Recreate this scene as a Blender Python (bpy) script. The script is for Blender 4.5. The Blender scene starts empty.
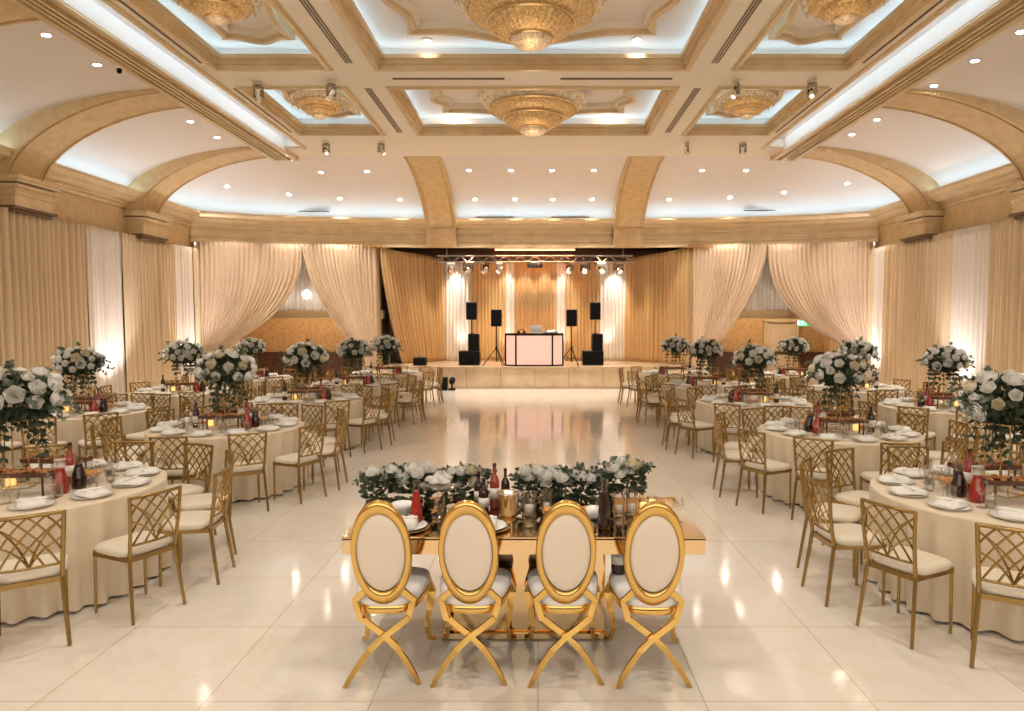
import bpy, math, random
from math import sin, cos, pi, radians, sqrt
from mathutils import Vector, Matrix
from mathutils.bvhtree import BVHTree
random.seed(7)
SC = bpy.context.scene
COL = SC.collection

# ------------------------------------------------------------------ camera, world, exposure
F = 683.0; CAMZ = 2.05; VPX, VPY = 538.0, 322.0
cam_d = bpy.data.cameras.new('camera'); cam = bpy.data.objects.new('camera', cam_d); COL.objects.link(cam)
cam_d.sensor_width = 36; cam_d.lens = F / 1024 * 36; cam_d.shift_x = -(VPX - 512) / 1024
PITCH = math.atan((355.5 - VPY) / F)
cam.location = (0, 0, CAMZ); cam.rotation_euler = (pi / 2 - PITCH, 0, 0)
cam_d.clip_end = 200
SC.camera = cam
w = bpy.data.worlds.new('world'); SC.world = w; w.use_nodes = True
w.node_tree.nodes['Background'].inputs[0].default_value = (1.0, 0.91, 0.82, 1)
w.node_tree.nodes['Background'].inputs[1].default_value = 0.7
SC.view_settings.view_transform = 'Standard'; SC.view_settings.look = 'None'
SC.view_settings.gamma = 1; SC.view_settings.use_curve_mapping = False
SC.view_settings.exposure = 1.36
cy = SC.cycles
cy.use_denoising = True; cy.max_bounces = 7; cy.diffuse_bounces = 4; cy.glossy_bounces = 4
cy.transmission_bounces = 5; cy.transparent_max_bounces = 8; cy.sample_clamp_indirect = 4.0; cy.sample_clamp_direct = 0
cy.caustics_refractive = False; cy.caustics_reflective = False; cy.use_light_tree = True

WARM = (1.0, 0.78, 0.55); COOL = (0.52, 0.78, 1.0); WHITE = (1.0, 0.92, 0.82)
def area(name, loc, sx, sy, power, col, direction, spread=pi):
    l = bpy.data.lights.new(name, 'AREA'); l.shape = 'RECTANGLE'; l.size = sx; l.size_y = sy
    l.energy = power; l.color = col; l.spread = spread
    o = bpy.data.objects.new(name, l); COL.objects.link(o); o.location = loc
    o.rotation_euler = Vector(direction).to_track_quat('-Z', 'Y').to_euler()
    return o
def strip(name, a, b, wdt, power_per_m, col, direction):
    a = Vector(a); b = Vector(b); d = Vector(direction).normalized(); L = (b - a).length
    l = bpy.data.lights.new(name, 'AREA'); l.shape = 'RECTANGLE'; l.size = L; l.size_y = wdt
    l.energy = power_per_m * L; l.color = col
    o = bpy.data.objects.new(name, l); COL.objects.link(o)
    x = (b - a).normalized(); z = -d; y = z.cross(x).normalized(); z = x.cross(y)
    m = Matrix((x, y, z)).transposed().to_4x4(); m.translation = (a + b) / 2
    o.matrix_world = m
    return o
def spot(name, loc, direction, power, col, angle=90, blend=0.6, r=0.05):
    l = bpy.data.lights.new(name, 'SPOT'); l.energy = power; l.color = col
    l.spot_size = radians(angle); l.spot_blend = blend; l.shadow_soft_size = r
    o = bpy.data.objects.new(name, l); COL.objects.link(o); o.location = loc
    o.rotation_euler = Vector(direction).to_track_quat('-Z', 'Y').to_euler()
    return o

def px(x, y, z):   # point at image x,y on the horizontal plane of height z
    X, Y = ray(x, y)[0] / ray(x, y)[1], 0
    d = ray(x, y); t = (z - CAMZ) / d[2]
    return Vector((d[0] * t, d[1] * t, z))
def ray(x, y):
    dx = (x - VPX) / F; dy = -(y - 355.5) / F
    return Vector((dx, cos(PITCH) + dy * sin(PITCH), -sin(PITCH) + dy * cos(PITCH)))

# ------------------------------------------------------------------ materials
MATS = {}
def mat(name, col, rough=0.5, metal=0.0, noise=None, bump=None, emit=None, trans=0, sheen=0, coat=0, wave=None):
    m = bpy.data.materials.new(name); m.use_nodes = True; nt = m.node_tree; b = nt.nodes['Principled BSDF']
    b.inputs['Base Color'].default_value = (*col, 1); b.inputs['Roughness'].default_value = rough
    b.inputs['Metallic'].default_value = metal
    if trans: b.inputs['Transmission Weight'].default_value = trans
    if sheen: b.inputs['Sheen Weight'].default_value = sheen
    if coat: b.inputs['Coat Weight'].default_value = coat
    if emit: b.inputs['Emission Color'].default_value = (*emit[0], 1); b.inputs['Emission Strength'].default_value = emit[1]
    if noise:   # (scale, colour2, detail)
        tc = nt.nodes.new('ShaderNodeTexCoord'); n = nt.nodes.new('ShaderNodeTexNoise'); n.inputs['Scale'].default_value = noise[0]
        n.inputs['Detail'].default_value = noise[2] if len(noise) > 2 else 4
        r = nt.nodes.new('ShaderNodeValToRGB'); r.color_ramp.elements[0].position = 0.35; r.color_ramp.elements[1].position = 0.68
        r.color_ramp.elements[0].color = (*col, 1); r.color_ramp.elements[1].color = (*noise[1], 1)
        nt.links.new(tc.outputs['Object'], n.inputs['Vector']); nt.links.new(n.outputs['Fac'], r.inputs['Fac'])
        nt.links.new(r.outputs['Color'], b.inputs['Base Color'])
    if bump:    # (scale, strength)
        tc = nt.nodes.new('ShaderNodeTexCoord'); n = nt.nodes.new('ShaderNodeTexNoise'); n.inputs['Scale'].default_value = bump[0]
        n.inputs['Detail'].default_value = 3
        bp = nt.nodes.new('ShaderNodeBump'); bp.inputs['Strength'].default_value = bump[1]; bp.inputs['Distance'].default_value = 0.02
        nt.links.new(tc.outputs['Object'], n.inputs['Vector']); nt.links.new(n.outputs['Fac'], bp.inputs['Height'])
        nt.links.new(bp.outputs['Normal'], b.inputs['Normal'])
    MATS[name] = m
    return m
mat('plaster', (0.93, 0.84, 0.70), 0.6, bump=(6, 0.05))
mat('plaster_white', (0.88, 0.80, 0.73), 0.6, bump=(5, 0.05))
mat('cornice', (0.80, 0.62, 0.38), 0.32, 0.2, noise=(3, (0.70, 0.52, 0.28)))
mat('rib_gold', (0.78, 0.58, 0.32), 0.42, noise=(5, (0.68, 0.47, 0.23), 8), bump=(12, 0.15))
mat('wall_gold', (0.76, 0.57, 0.31), 0.5, noise=(7, (0.66, 0.46, 0.22), 8), bump=(14, 0.2))
mat('damask', (0.62, 0.40, 0.17), 0.4, noise=(9, (0.48, 0.26, 0.10), 10), bump=(14, 0.2))
mat('dark_trim', (0.16, 0.09, 0.04), 0.35)
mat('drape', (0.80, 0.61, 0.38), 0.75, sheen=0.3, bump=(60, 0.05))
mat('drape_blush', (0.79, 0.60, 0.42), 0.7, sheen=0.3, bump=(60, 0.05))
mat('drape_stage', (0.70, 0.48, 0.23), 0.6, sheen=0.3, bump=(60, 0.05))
mat('drape_uplight_tint', (0.86, 0.74, 0.62), 0.7, sheen=0.3)  # same wall drape fabric, whitened to paint the uplight into its colour
mat('sheer', (0.90, 0.84, 0.78), 0.7, sheen=0.3)
mat('gold_chair', (0.38, 0.25, 0.09), 0.27, 1.0, bump=(40, 0.05))
mat('gold_bright', (0.84, 0.56, 0.18), 0.13, 1.0)
mat('gold_mirror', (0.80, 0.57, 0.30), 0.06, 1.0)
mat('gold_thin', (0.80, 0.58, 0.28), 0.25, 1.0)
mat('seat_ivory', (0.82, 0.72, 0.57), 0.55, sheen=0.2)
mat('seat_white', (0.95, 0.92, 0.87), 0.45, sheen=0.2)
mat('pad_beige', (0.86, 0.75, 0.62), 0.55, sheen=0.3, bump=(80, 0.05))
mat('cloth', (0.81, 0.68, 0.50), 0.5, sheen=0.3, bump=(70, 0.05))
mat('napkin', (0.86, 0.83, 0.78), 0.7)
mat('china', (0.93, 0.91, 0.88), 0.3)
mat('leaf', (0.022, 0.038, 0.018), 0.5, noise=(18, (0.09, 0.125, 0.065)))
mat('eucalyptus', (0.07, 0.095, 0.06), 0.55, noise=(14, (0.19, 0.225, 0.16)))
mat('petal', (0.96, 0.93, 0.86), 0.7, noise=(25, (0.97, 0.95, 0.90)))
mat('petal_cream', (0.86, 0.76, 0.52), 0.6, noise=(25, (0.90, 0.84, 0.68)))
mat('black_speaker', (0.003, 0.003, 0.0035), 0.5, bump=(200, 0.2))
mat('black', (0.005, 0.0045, 0.0045), 0.4)
mat('dark_glass', (0.03, 0.008, 0.01), 0.08, coat=0.5)
mat('red_juice', (0.42, 0.02, 0.01), 0.08, coat=0.6, noise=(9, (0.22, 0.012, 0.008)))
mat('rose_wine', (0.35, 0.05, 0.04), 0.1, coat=0.5)
mat('silver', (0.85, 0.80, 0.72), 0.12, 1.0)
mat('wood_dark', (0.13, 0.055, 0.025), 0.45, noise=(6, (0.07, 0.03, 0.015)))
mat('food', (0.55, 0.28, 0.08), 0.6, noise=(40, (0.30, 0.06, 0.03)))
mat('fruit', (0.75, 0.42, 0.08), 0.45, noise=(15, (0.65, 0.12, 0.05)))
mat('paper', (0.88, 0.84, 0.76), 0.7)
mat('wax', (0.90, 0.72, 0.35), 0.5, emit=((1.0, 0.55, 0.15), 0.6))
mat('wax_white', (0.90, 0.86, 0.78), 0.5)
mat('chrome', (0.38, 0.36, 0.34), 0.2, 1.0)
mat('marble_front', (0.62, 0.46, 0.28), 0.2, noise=(2.5, (0.74, 0.60, 0.42), 8))
mat('stage_top', (0.55, 0.40, 0.25), 0.25, noise=(2.5, (0.66, 0.52, 0.36), 8))
mat('lamp_warm', (1, 0.9, 0.75), 0.5, emit=((1.0, 0.90, 0.76), 40))
mat('screen_pink', (0.30, 0.17, 0.14), 0.5, emit=((1.0, 0.52, 0.40), 0.36))
mat('led_orange', (0.9, 0.4, 0.2), 0.5, emit=((1.0, 0.35, 0.15), 2.0))
mat('lens_white', (0.9, 0.9, 0.9), 0.2, emit=((1.0, 0.9, 0.8), 0.6))
mat('exit_green', (0.02, 0.35, 0.12), 0.4, emit=((0.02, 0.8, 0.25), 0.6))
mat('exit_letters', (0.8, 1, 0.85), 0.4, emit=((0.8, 1, 0.85), 1.2))
mat('door_cream', (0.74, 0.58, 0.38), 0.4)
mat('crystal', (0.80, 0.55, 0.24), 0.25, 0.6, noise=(26, (0.34, 0.17, 0.05), 6), bump=(60, 0.6), emit=((1.0, 0.6, 0.25), 0.05))
mat('crystal_clear', (0.86, 0.70, 0.46), 0.2, 0.5, noise=(20, (0.50, 0.32, 0.14), 6), bump=(50, 0.6), emit=((1.0, 0.8, 0.55), 0.04))
for m_ in ('lamp_warm',): MATS[m_].cycles.emission_sampling = 'NONE'

for m_ in ('black', 'black_speaker'): MATS[m_].node_tree.nodes['Principled BSDF'].inputs['Specular IOR Level'].default_value = .15
def glass_mat():
    m = bpy.data.materials.new('glass'); m.use_nodes = True; nt = m.node_tree; nt.nodes.clear()
    o = nt.nodes.new('ShaderNodeOutputMaterial'); t = nt.nodes.new('ShaderNodeBsdfTransparent'); g = nt.nodes.new('ShaderNodeBsdfGlossy')
    t.inputs[0].default_value = (0.985, 0.985, 0.98, 1); g.inputs['Roughness'].default_value = 0.05
    f = nt.nodes.new('ShaderNodeLayerWeight'); f.inputs['Blend'].default_value = 0.22; mx = nt.nodes.new('ShaderNodeMixShader')
    nt.links.new(f.outputs['Facing'], mx.inputs[0]); nt.links.new(t.outputs[0], mx.inputs[1]); nt.links.new(g.outputs[0], mx.inputs[2])
    nt.links.new(mx.outputs[0], o.inputs[0]); MATS['glass'] = m
glass_mat()
def floor_mat():
    m = mat('floor_marble', (0.78, 0.70, 0.60), 0.085); nt = m.node_tree; b = nt.nodes['Principled BSDF']
    tc = nt.nodes.new('ShaderNodeTexCoord'); br = nt.nodes.new('ShaderNodeTexBrick'); br.offset = 0.0
    br.inputs['Scale'].default_value = 1.0; br.inputs['Brick Width'].default_value = 0.9; br.inputs['Row Height'].default_value = 0.9
    br.inputs['Mortar Size'].default_value = 0.004; br.inputs['Mortar Smooth'].default_value = 0.2
    br.inputs['Color1'].default_value = (0.86, 0.79, 0.70, 1); br.inputs['Color2'].default_value = (0.83, 0.76, 0.67, 1)
    br.inputs['Mortar'].default_value = (0.60, 0.49, 0.38, 1)
    n = nt.nodes.new('ShaderNodeTexNoise'); n.inputs['Scale'].default_value = 1.3; n.inputs['Detail'].default_value = 9; n.inputs['Distortion'].default_value = 1.6
    r = nt.nodes.new('ShaderNodeValToRGB'); r.color_ramp.elements[0].position = 0.47; r.color_ramp.elements[1].position = 0.53
    r.color_ramp.elements[0].color = (1, 1, 1, 1); r.color_ramp.elements[1].color = (1, 1, 1, 1)
    e = r.color_ramp.elements.new(0.5); e.color = (0.965, 0.93, 0.89, 1)
    mx = nt.nodes.new('ShaderNodeMixRGB'); mx.blend_type = 'MULTIPLY'; mx.inputs[0].default_value = 0.8
    nt.links.new(tc.outputs['Object'], br.inputs['Vector']); nt.links.new(tc.outputs['Object'], n.inputs['Vector'])
    nt.links.new(n.outputs['Fac'], r.inputs['Fac']); nt.links.new(br.outputs['Color'], mx.inputs[1]); nt.links.new(r.outputs['Color'], mx.inputs[2])
    nt.links.new(mx.outputs[0], b.inputs['Base Color'])
floor_mat()

# ------------------------------------------------------------------ mesh helpers
class MB:
    def __init__(s): s.v = []; s.f = []; s.sm = []
    def add(s, vs, fs, smooth=False):
        o = len(s.v); s.v += [tuple(p) for p in vs]
        for q in fs: s.f.append(tuple(i + o for i in q)); s.sm.append(smooth)
    def box(s, c, d, rz=0, bevel=0):
        x, y, z = d[0] / 2, d[1] / 2, d[2] / 2; ca, sa = cos(rz), sin(rz)
        P = lambda a, b_, k: (c[0] + a * ca - b_ * sa, c[1] + a * sa + b_ * ca, c[2] + k)
        if not bevel:
            s.add([P(i * x, j * y, k * z) for i in (-1, 1) for j in (-1, 1) for k in (-1, 1)],
                  [(0, 1, 3, 2), (4, 6, 7, 5), (0, 4, 5, 1), (2, 3, 7, 6), (0, 2, 6, 4), (1, 5, 7, 3)])
        else:
            b_ = bevel; rings = []
            for (ins, k) in ((b_, -z), (0, -z + b_), (0, z - b_), (b_, z)):
                X, Y = x - ins, y - ins; q = b_ * 0.7
                rings.append([P(a, b2, k) for a, b2 in ((-X + q, -Y), (X - q, -Y), (X, -Y + q), (X, Y - q), (X - q, Y), (-X + q, Y), (-X, Y - q), (-X, -Y + q))])
            s.rings(rings, True, True, False)
        return s
    def rings(s, rings, close=True, caps=True, smooth=True):
        n = len(rings[0]); vs = [p for r in rings for p in r]; fs = []
        for i in range(len(rings) - 1):
            for j in range(n if close else n - 1):
                k = (j + 1) % n; fs.append((i * n + j, i * n + k, (i + 1) * n + k, (i + 1) * n + j))
        s.add(vs, fs, smooth)
        if caps and close:
            s.add(rings[0], [tuple(reversed(range(n)))]); s.add(rings[-1], [tuple(range(n))])
        return s
    def tube(s, pts, r, n=8, flat=None, caps=True):
        pts = [Vector(p) for p in pts]; rings = []; up = None
        for i, p in enumerate(pts):
            t = (pts[min(i + 1, len(pts) - 1)] - pts[max(i - 1, 0)]).normalized()
            if up is None:
                up = Vector((0, 0, 1)) if abs(t.z) < 0.9 else Vector((0, 1, 0))
            a = t.cross(up); a = a.normalized() if a.length > 1e-6 else Vector((1, 0, 0)); b_ = a.cross(t).normalized()
            if flat is None: up = b_
            rr = r[i] if isinstance(r, (list, tuple)) else r
            if flat: rings.append([p + a * (rr * sx) + Vector(flat).normalized() * 0 + b_ * (rr * sy) for sx, sy in ((1, 1), (-1, 1), (-1, -1), (1, -1))])
            else: rings.append([p + a * (rr * cos(2 * pi * k / n)) + b_ * (rr * sin(2 * pi * k / n)) for k in range(n)])
        s.rings(rings, True, caps, n > 4 and not flat); return s
    def strap(s, pts, wdt, thk, nrm):    # flat band; nrm = direction of the thin side
        pts = [Vector(p) for p in pts]; nrm = Vector(nrm).normalized(); rings = []
        for i, p in enumerate(pts):
            t = (pts[min(i + 1, len(pts) - 1)] - pts[max(i - 1, 0)]).normalized()
            a = t.cross(nrm).normalized(); ww = wdt[i] if isinstance(wdt, (list, tuple)) else wdt
            rings.append([p + a * ww / 2 + nrm * thk / 2, p - a * ww / 2 + nrm * thk / 2, p - a * ww / 2 - nrm * thk / 2, p + a * ww / 2 - nrm * thk / 2])
        s.rings(rings, True, True, False); return s
    def lathe(s, prof, n=24, c=(0, 0, 0), flute=(0, 0), sx=1, sy=1, smooth=True, caps=True):
        rings = []
        for r, z in prof:
            rings.append([(c[0] + sx * r * (1 + flute[1] * cos(flute[0] * 2 * pi * k / n)) * cos(2 * pi * k / n),
                           c[1] + sy * r * (1 + flute[1] * cos(flute[0] * 2 * pi * k / n)) * sin(2 * pi * k / n), c[2] + z) for k in range(n)])
        s.rings(rings, True, caps, smooth); return s
    def prism(s, poly, z0, z1, smooth=False):
        n = len(poly); s.add([(x, y, z0) for x, y in poly] + [(x, y, z1) for x, y in poly],
              [tuple(reversed(range(n))), tuple(range(n, 2 * n))] + [(i, (i + 1) % n, n + (i + 1) % n, n + i) for i in range(n)]); return s
    def ringprism(s, outer, inner, z0, z1):
        n = len(outer); vs = [(x, y, z) for z in (z0, z1) for pl in (outer, inner) for x, y in pl]; fs = []
        for i in range(n):
            j = (i + 1) % n; O0, I0, O1, I1 = 0, n, 2 * n, 3 * n
            fs += [(O0 + i, O0 + j, O1 + j, O1 + i), (I0 + j, I0 + i, I1 + i, I1 + j), (O0 + j, O0 + i, I0 + i, I0 + j), (O1 + i, O1 + j, I1 + j, I1 + i)]
        s.add(vs, fs); return s
    def grid(s, fn, nu, nv, smooth=True):
        s.add([fn(i / nu, j / nv) for j in range(nv + 1) for i in range(nu + 1)],
              [(j * (nu + 1) + i, j * (nu + 1) + i + 1, (j + 1) * (nu + 1) + i + 1, (j + 1) * (nu + 1) + i) for j in range(nv) for i in range(nu)], smooth); return s
    def mesh(s, name, m):
        me = bpy.data.meshes.new(name); me.from_pydata(s.v, [], s.f); me.polygons.foreach_set('use_smooth', s.sm)
        me.materials.append(MATS[m] if isinstance(m, str) else m); me.update(); return me
    def build(s, name, m, parent=None, loc=None):
        o = bpy.data.objects.new(name, s.mesh(name, m)); COL.objects.link(o)
        if parent: o.parent = parent
        if loc: o.location = loc
        return o
def place(me, name, parent=None, loc=(0, 0, 0), rot=(0, 0, 0), scale=(1, 1, 1)):
    o = bpy.data.objects.new(name, me); COL.objects.link(o); o.parent = parent
    o.location = loc; o.rotation_euler = rot; o.scale = scale; return o
def tag(o, label, cat, group=None, kind=None):
    o['label'] = label; o['category'] = cat
    if group: o['group'] = group
    if kind: o['kind'] = kind
    return o
def thing(name, label, cat, loc=(0, 0, 0), rz=0, group=None):
    o = bpy.data.objects.new(name, None); COL.objects.link(o); o.location = loc; o.rotation_euler = (0, 0, rz)
    o.empty_display_size = 0.1
    return tag(o, label, cat, group)
def struct(o, label=None):
    o['kind'] = 'structure'
    if label: o['label'] = label
    return o
def kids(o): return [c for c in o.children]
KIDS = {}
def dup(root, loc, rz=0, label=None, group=None, scale=None):
    if root.name not in KIDS: KIDS[root.name] = [(c, list(c.children)) for c in root.children]
    r = root.copy(); COL.objects.link(r); r.location = loc; r.rotation_euler = (0, 0, rz)
    if scale: r.scale = scale
    if label: r['label'] = label
    if group: r['group'] = group
    for c0, gs in KIDS[root.name]:
        c = c0.copy(); COL.objects.link(c); c.parent = r
        for g0 in gs:
            g = g0.copy(); COL.objects.link(g); g.parent = c
    return r
USED = set()
def first_or_dup(root, loc, rz, label, group=None, scale=None):
    if root.name not in USED:
        USED.add(root.name)
        KIDS[root.name] = [(c, list(c.children)) for c in root.children]
        root.location = loc; root.rotation_euler = (0, 0, rz); root['label'] = label
        if scale: root.scale = scale
        if group: root['group'] = group
        return root
    return dup(root, loc, rz, label, group, scale)
ORD = ['first', 'second', 'third', 'fourth', 'fifth', 'sixth', 'seventh', 'eighth', 'ninth', 'tenth']

# ------------------------------------------------------------------ room shell
X0 = -0.1
HC = 6.4            # underside of the coffered ceiling
IX, IY = 6.85, 18.2
Y_BACK = -5.0
half = [(10.2, Y_BACK), (10.2, 4), (10.2, 10), (10.2, 15), (10.2, 20.4), (8.6, 21.15), (7.0, 21.6), (5.4, 21.85), (3.8, 22.0), (1.9, 22.05)]
WALL = [(X0 - x, y) for x, y in half] + [(X0, 22.05)] + [(X0 + x, y) for x, y in reversed(half)]
def offset(path, d):     # towards the room (left wall first, walking to the back: inside is on the right)
    out = []
    for i, p in enumerate(path):
        a = Vector(path[max(i - 1, 0)]); b_ = Vector(path[min(i + 1, len(path) - 1)]); p = Vector(p)
        d1 = (p - a).normalized() if (p - a).length > 0 else (b_ - p).normalized()
        d2 = (b_ - p).normalized() if (b_ - p).length > 0 else d1
        n1 = Vector((d1.y, -d1.x)); n2 = Vector((d2.y, -d2.x)); n = (n1 + n2).normalized()
        out.append(p + n * (d / max(0.3, n.dot(n1))))
    return out
def sweep(mb, path, prof, smooth=False):
    rs = []
    offs = [offset(path, o) for o, z in prof]
    for i in range(len(path)):
        rs.append([(offs[k][i].x, offs[k][i].y, prof[k][1]) for k in range(len(prof))])
    mb.rings(rs, False, False, smooth)

struct(MB().box((X0, 9.5, -0.06), (21.4, 33, 0.12)).build('floor', 'floor_marble'), 'polished cream marble tiled floor')
# side walls: gold plaster, with the back wall as piers and lintel
mb = MB(); mb.box((X0 - 10.35, 7.8, 2.75), (0.3, 25.6, 5.5)); struct(mb.build('wall_left', 'wall_gold'), 'gold wall behind the left curtains')
mb = MB(); mb.box((X0 + 10.35, 7.8, 2.75), (0.3, 25.6, 5.5)); struct(mb.build('wall_right', 'wall_gold'), 'gold wall behind the right curtains')
struct(MB().box((X0, Y_BACK - .1, 1.0), (20.4, .2, 2.0)).build('wall_reflection_helper', 'wood_dark'), 'unseen low dark wall added behind the viewpoint for reflections in gold')  # unseen, added so the gold frames reflect something darker; open above for world light
# back wall above the drapes
mb = MB(); bp = [p for p in WALL if p[1] >= 20.3]
sweep(mb, bp, [(0, 4.5), (0, 5.6), (-0.3, 5.6), (-0.3, 4.5), (0, 4.5)])
for sgn in (-1, 1):
    mb.box((X0 + sgn * 9.7, 21.0, 2.25), (1.0, 0.6, 4.5)); mb.box((X0 + sgn * 5.15, 22.1, 2.25), (0.35, 0.3, 4.5))
struct(mb.build('wall_back', 'cornice'), 'back wall frieze above the drapes')
# cornice on all three walls
mb = MB()
sideprof = [(0.0, 4.86), (0.05, 4.88), (0.05, 4.95), (0.10, 4.97), (0.10, 5.02), (0.20, 5.04), (0.30, 5.10), (0.30, 5.13), (0.38, 5.15), (0.44, 5.22), (0.46, 5.23), (0.46, 5.29), (0.42, 5.29), (0.42, 5.23), (0.0, 5.23)]
sweep(mb, WALL, sideprof); struct(mb.build('trim_1', 'cornice'), 'stepped gold cornice with hidden cove lighting')
mb = MB(); sweep(mb, bp, [(0, 4.42), (0.12, 4.42), (0.12, 4.50), (0.05, 4.52), (0.05, 4.58), (0.08, 4.6), (0.08, 4.66), (0.04, 4.68), (0.04, 4.78), (0, 4.80)])
struct(mb.build('trim_2', 'cornice'), 'lower frieze moulding over the drapes')
# vault
VO = offset(WALL, 0.06); inner = []
for p in WALL:
    x = p[0] - X0
    if p[1] <= 15: inner.append(Vector((X0 + math.copysign(IX, x), p[1])))
    elif p[1] < 20.41: inner.append(Vector((X0 + math.copysign(IX, x), IY)))
    else: inner.append(Vector((X0 + x * IX / 10.2, IY)))
PW = 1.7
def vz(s): return 5.32 + 1.1 * max(0, 1 - (1 - s) ** PW) ** (1 / PW)
NV = 16; rs = []
for i in range(len(VO)):
    ring = []
    for k in range(NV + 1):
        s_ = 1 - cos(k / NV * pi / 2) if k < NV else 1
        q = VO[i].lerp(inner[i], s_); ring.append((q.x, q.y, vz(s_)))
    rs.append(ring)
mbv = MB(); mbv.rings(rs, False, False, True)
vault = struct(mbv.build('ceiling', 'plaster_white'), 'smooth coved outer ceiling lit from the cornice')
BVH = BVHTree.FromPolygons([Vector(v) for v in mbv.v], mbv.f)
def on_vault(x, y):
    hit = BVH.ray_cast(cam.location, ray(x, y).normalized())
    if hit[0] is None:
        print('MISS', x, y); return on_vault(x + (4 if x < 512 else -4), y - 6)
    n = hit[1]
    if n.z > 0: n = -n
    return hit[0], n
# cove strips along the cornice
lp = offset(WALL, 0.30)
for i in range(len(lp) - 1):
    a, b_ = lp[i], lp[i + 1]
    if b_.y < 3 and a.y < 3: continue
    if (b_ - a).length < 0.2: continue
    d = (inner[i] + inner[i + 1]) / 2 - (a + b_) / 2
    strip('cove_strip_light', (a.x, a.y, 5.27), (b_.x, b_.y, 5.27), 0.05, 0.85, COOL, (0, 0, 1))
# ribs
def rib(base_c, out, across, length, z0, wdt, name, label):   # out: unit 2d vector from inner edge to wall
    mb = MB(); n = 20; rr = []
    base_c = Vector(base_c); out = Vector(out); across = Vector(across)
    rise = HC - 0.04 - z0
    for k in range(n + 1):
        th = pi / 2 * k / n
        lx = length * cos(th) ** (2 / 1.7); lz = z0 + rise * sin(th) ** (2 / 1.7)
        nx, nz = rise * cos(th), length * sin(th); l_ = sqrt(nx * nx + nz * nz); nx /= l_; nz /= l_
        ring = []
        for (aw, dep) in ((-0.5, 0.45), (-0.5, 0), (-0.46, 0), (-0.46, 0.03), (-0.40, 0.03), (-0.40, 0.0), (-0.36, 0.03), (0.36, 0.03), (0.40, 0), (0.40, 0.03), (0.46, 0.03), (0.46, 0), (0.5, 0), (0.5, 0.45)):
            p = base_c + out * (lx + nx * dep) + across * (aw * wdt)
            ring.append((p.x, p.y, min(lz + nz * dep, 6.75)))
        rr.append(ring)
    mb.rings(rr, True, True, False)
    return struct(mb.build(name, 'rib_gold'), label)
RIBY = (9.5, 13.5, 17.7); tn = 3
for sgn, side in ((-1, 'left'), (1, 'right')):
    for k, y in enumerate(RIBY):
        rib((X0 + sgn * IX, y), (sgn, 0), (0, 1), 3.06, 4.80, 1.0, f'trim_{tn}', f'gold arched rib {("nearest", "in the middle", "by the corner")[k]} on the {side} ceiling'); tn += 1
        mb = MB(); cx = X0 + sgn * 9.85
        for (hw, dp, z0, z1) in ((0.50, 0.34, 4.22, 4.46), (0.53, 0.38, 4.46, 4.52), (0.50, 0.35, 4.52, 4.60), (0.55, 0.42, 4.60, 4.66), (0.58, 0.47, 4.69, 4.74), (0.62, 0.52, 4.74, 4.81)):
            mb.box((X0 + sgn * (10.2 - dp / 2 - 0.05), y, (z0 + z1) / 2), (dp + 0.1, hw * 2, z1 - z0))
        struct(mb.build(f'trim_{tn}', 'cornice'), f'stepped capital under the {side} rib'); tn += 1
        mb = MB()
        mb.box((X0 + sgn * (10.2 - 0.24), y, 4.22), (0.48, 1.16, 0.05)); mb.box((X0 + sgn * (10.2 - 0.2), y, 4.16), (0.42, 1.06, 0.06)); mb.box((X0 + sgn * (10.2 - 0.22), y, 4.675), (0.46, 1.14, 0.03))
        struct(mb.build(f'trim_{tn}', 'dark_trim'), 'dark band of the capital'); tn += 1
for sgn in (-1, 1):
    rib((X0 + sgn * 2.96, IY), (0, 1), (1, 0), 3.7, 4.62, 0.95, f'trim_{tn}', f'gold arched rib above the stage, {"left" if sgn < 0 else "right"}'); tn += 1
    mb = MB(); mb.box((X0 + sgn * 2.96, 21.85, 4.72), (0.95, 0.24, 0.62)); mb.box((X0 + sgn * 2.96, 21.72, 4.72), (0.8, 0.05, 0.5))
    struct(mb.build(f'trim_{tn}', 'rib_gold')); tn += 1

# coffered centre ----------------------------------------------------
YN = -4.5
xs = [-5.42, -3.5, -2.65, 2.65, 3.5, 5.42]
rows = [(2.3, 6.6), (7.9, 11.95), (12.9, 16.05)]
def slab(mb, x0, x1, y0, y1, z0=HC, z1=HC + 0.12): mb.box((X0 + (x0 + x1) / 2, (y0 + y1) / 2, (z0 + z1) / 2), (x1 - x0, y1 - y0, z1 - z0))
mb = MB()
ycuts = [YN] + [v for r in rows for v in r] + [IY]
for i in range(0, len(ycuts), 2): slab(mb, -5.68, 5.68, ycuts[i], ycuts[i + 1])
for (y0, y1) in rows:
    for a, b_ in ((-5.68, xs[0]), (xs[1], xs[2]), (xs[3], xs[4]), (xs[5], 5.68)): slab(mb, a, b_, y0, y1)
slab(mb, -IX, -5.68, 17.2, IY); slab(mb, 5.68, IX, 17.2, IY)
struct(mb.build('ceiling_beams', 'plaster'), 'cream beams of the coffered ceiling')
mb = MB()
mb.box((X0, 7.2, HC + .45), (14.2, 23, 0.06))
struct(mb.build('ceiling_recess', 'plaster_white'), 'white upper ceiling inside the coffers')
mb = MB()      # upstand walls of coffers and troughs
for (y0, y1) in rows:
    for a, b_ in ((xs[0], xs[1]), (xs[2], xs[3]), (xs[4], xs[5])):
        e = 0.0
        for (x_, y_, w_, d_) in (((a + b_) / 2, y0 - .28, b_ - a + .6, .04), ((a + b_) / 2, y1 + .28, b_ - a + .6, .04), (a - .28, (y0 + y1) / 2, .04, y1 - y0 + .6), (b_ + .28, (y0 + y1) / 2, .04, y1 - y0 + .6)):
            mb.box((X0 + x_, y_, HC + .26), (w_, d_, 0.34))
struct(mb.build('ceiling_upstand', 'plaster_white'))
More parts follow.
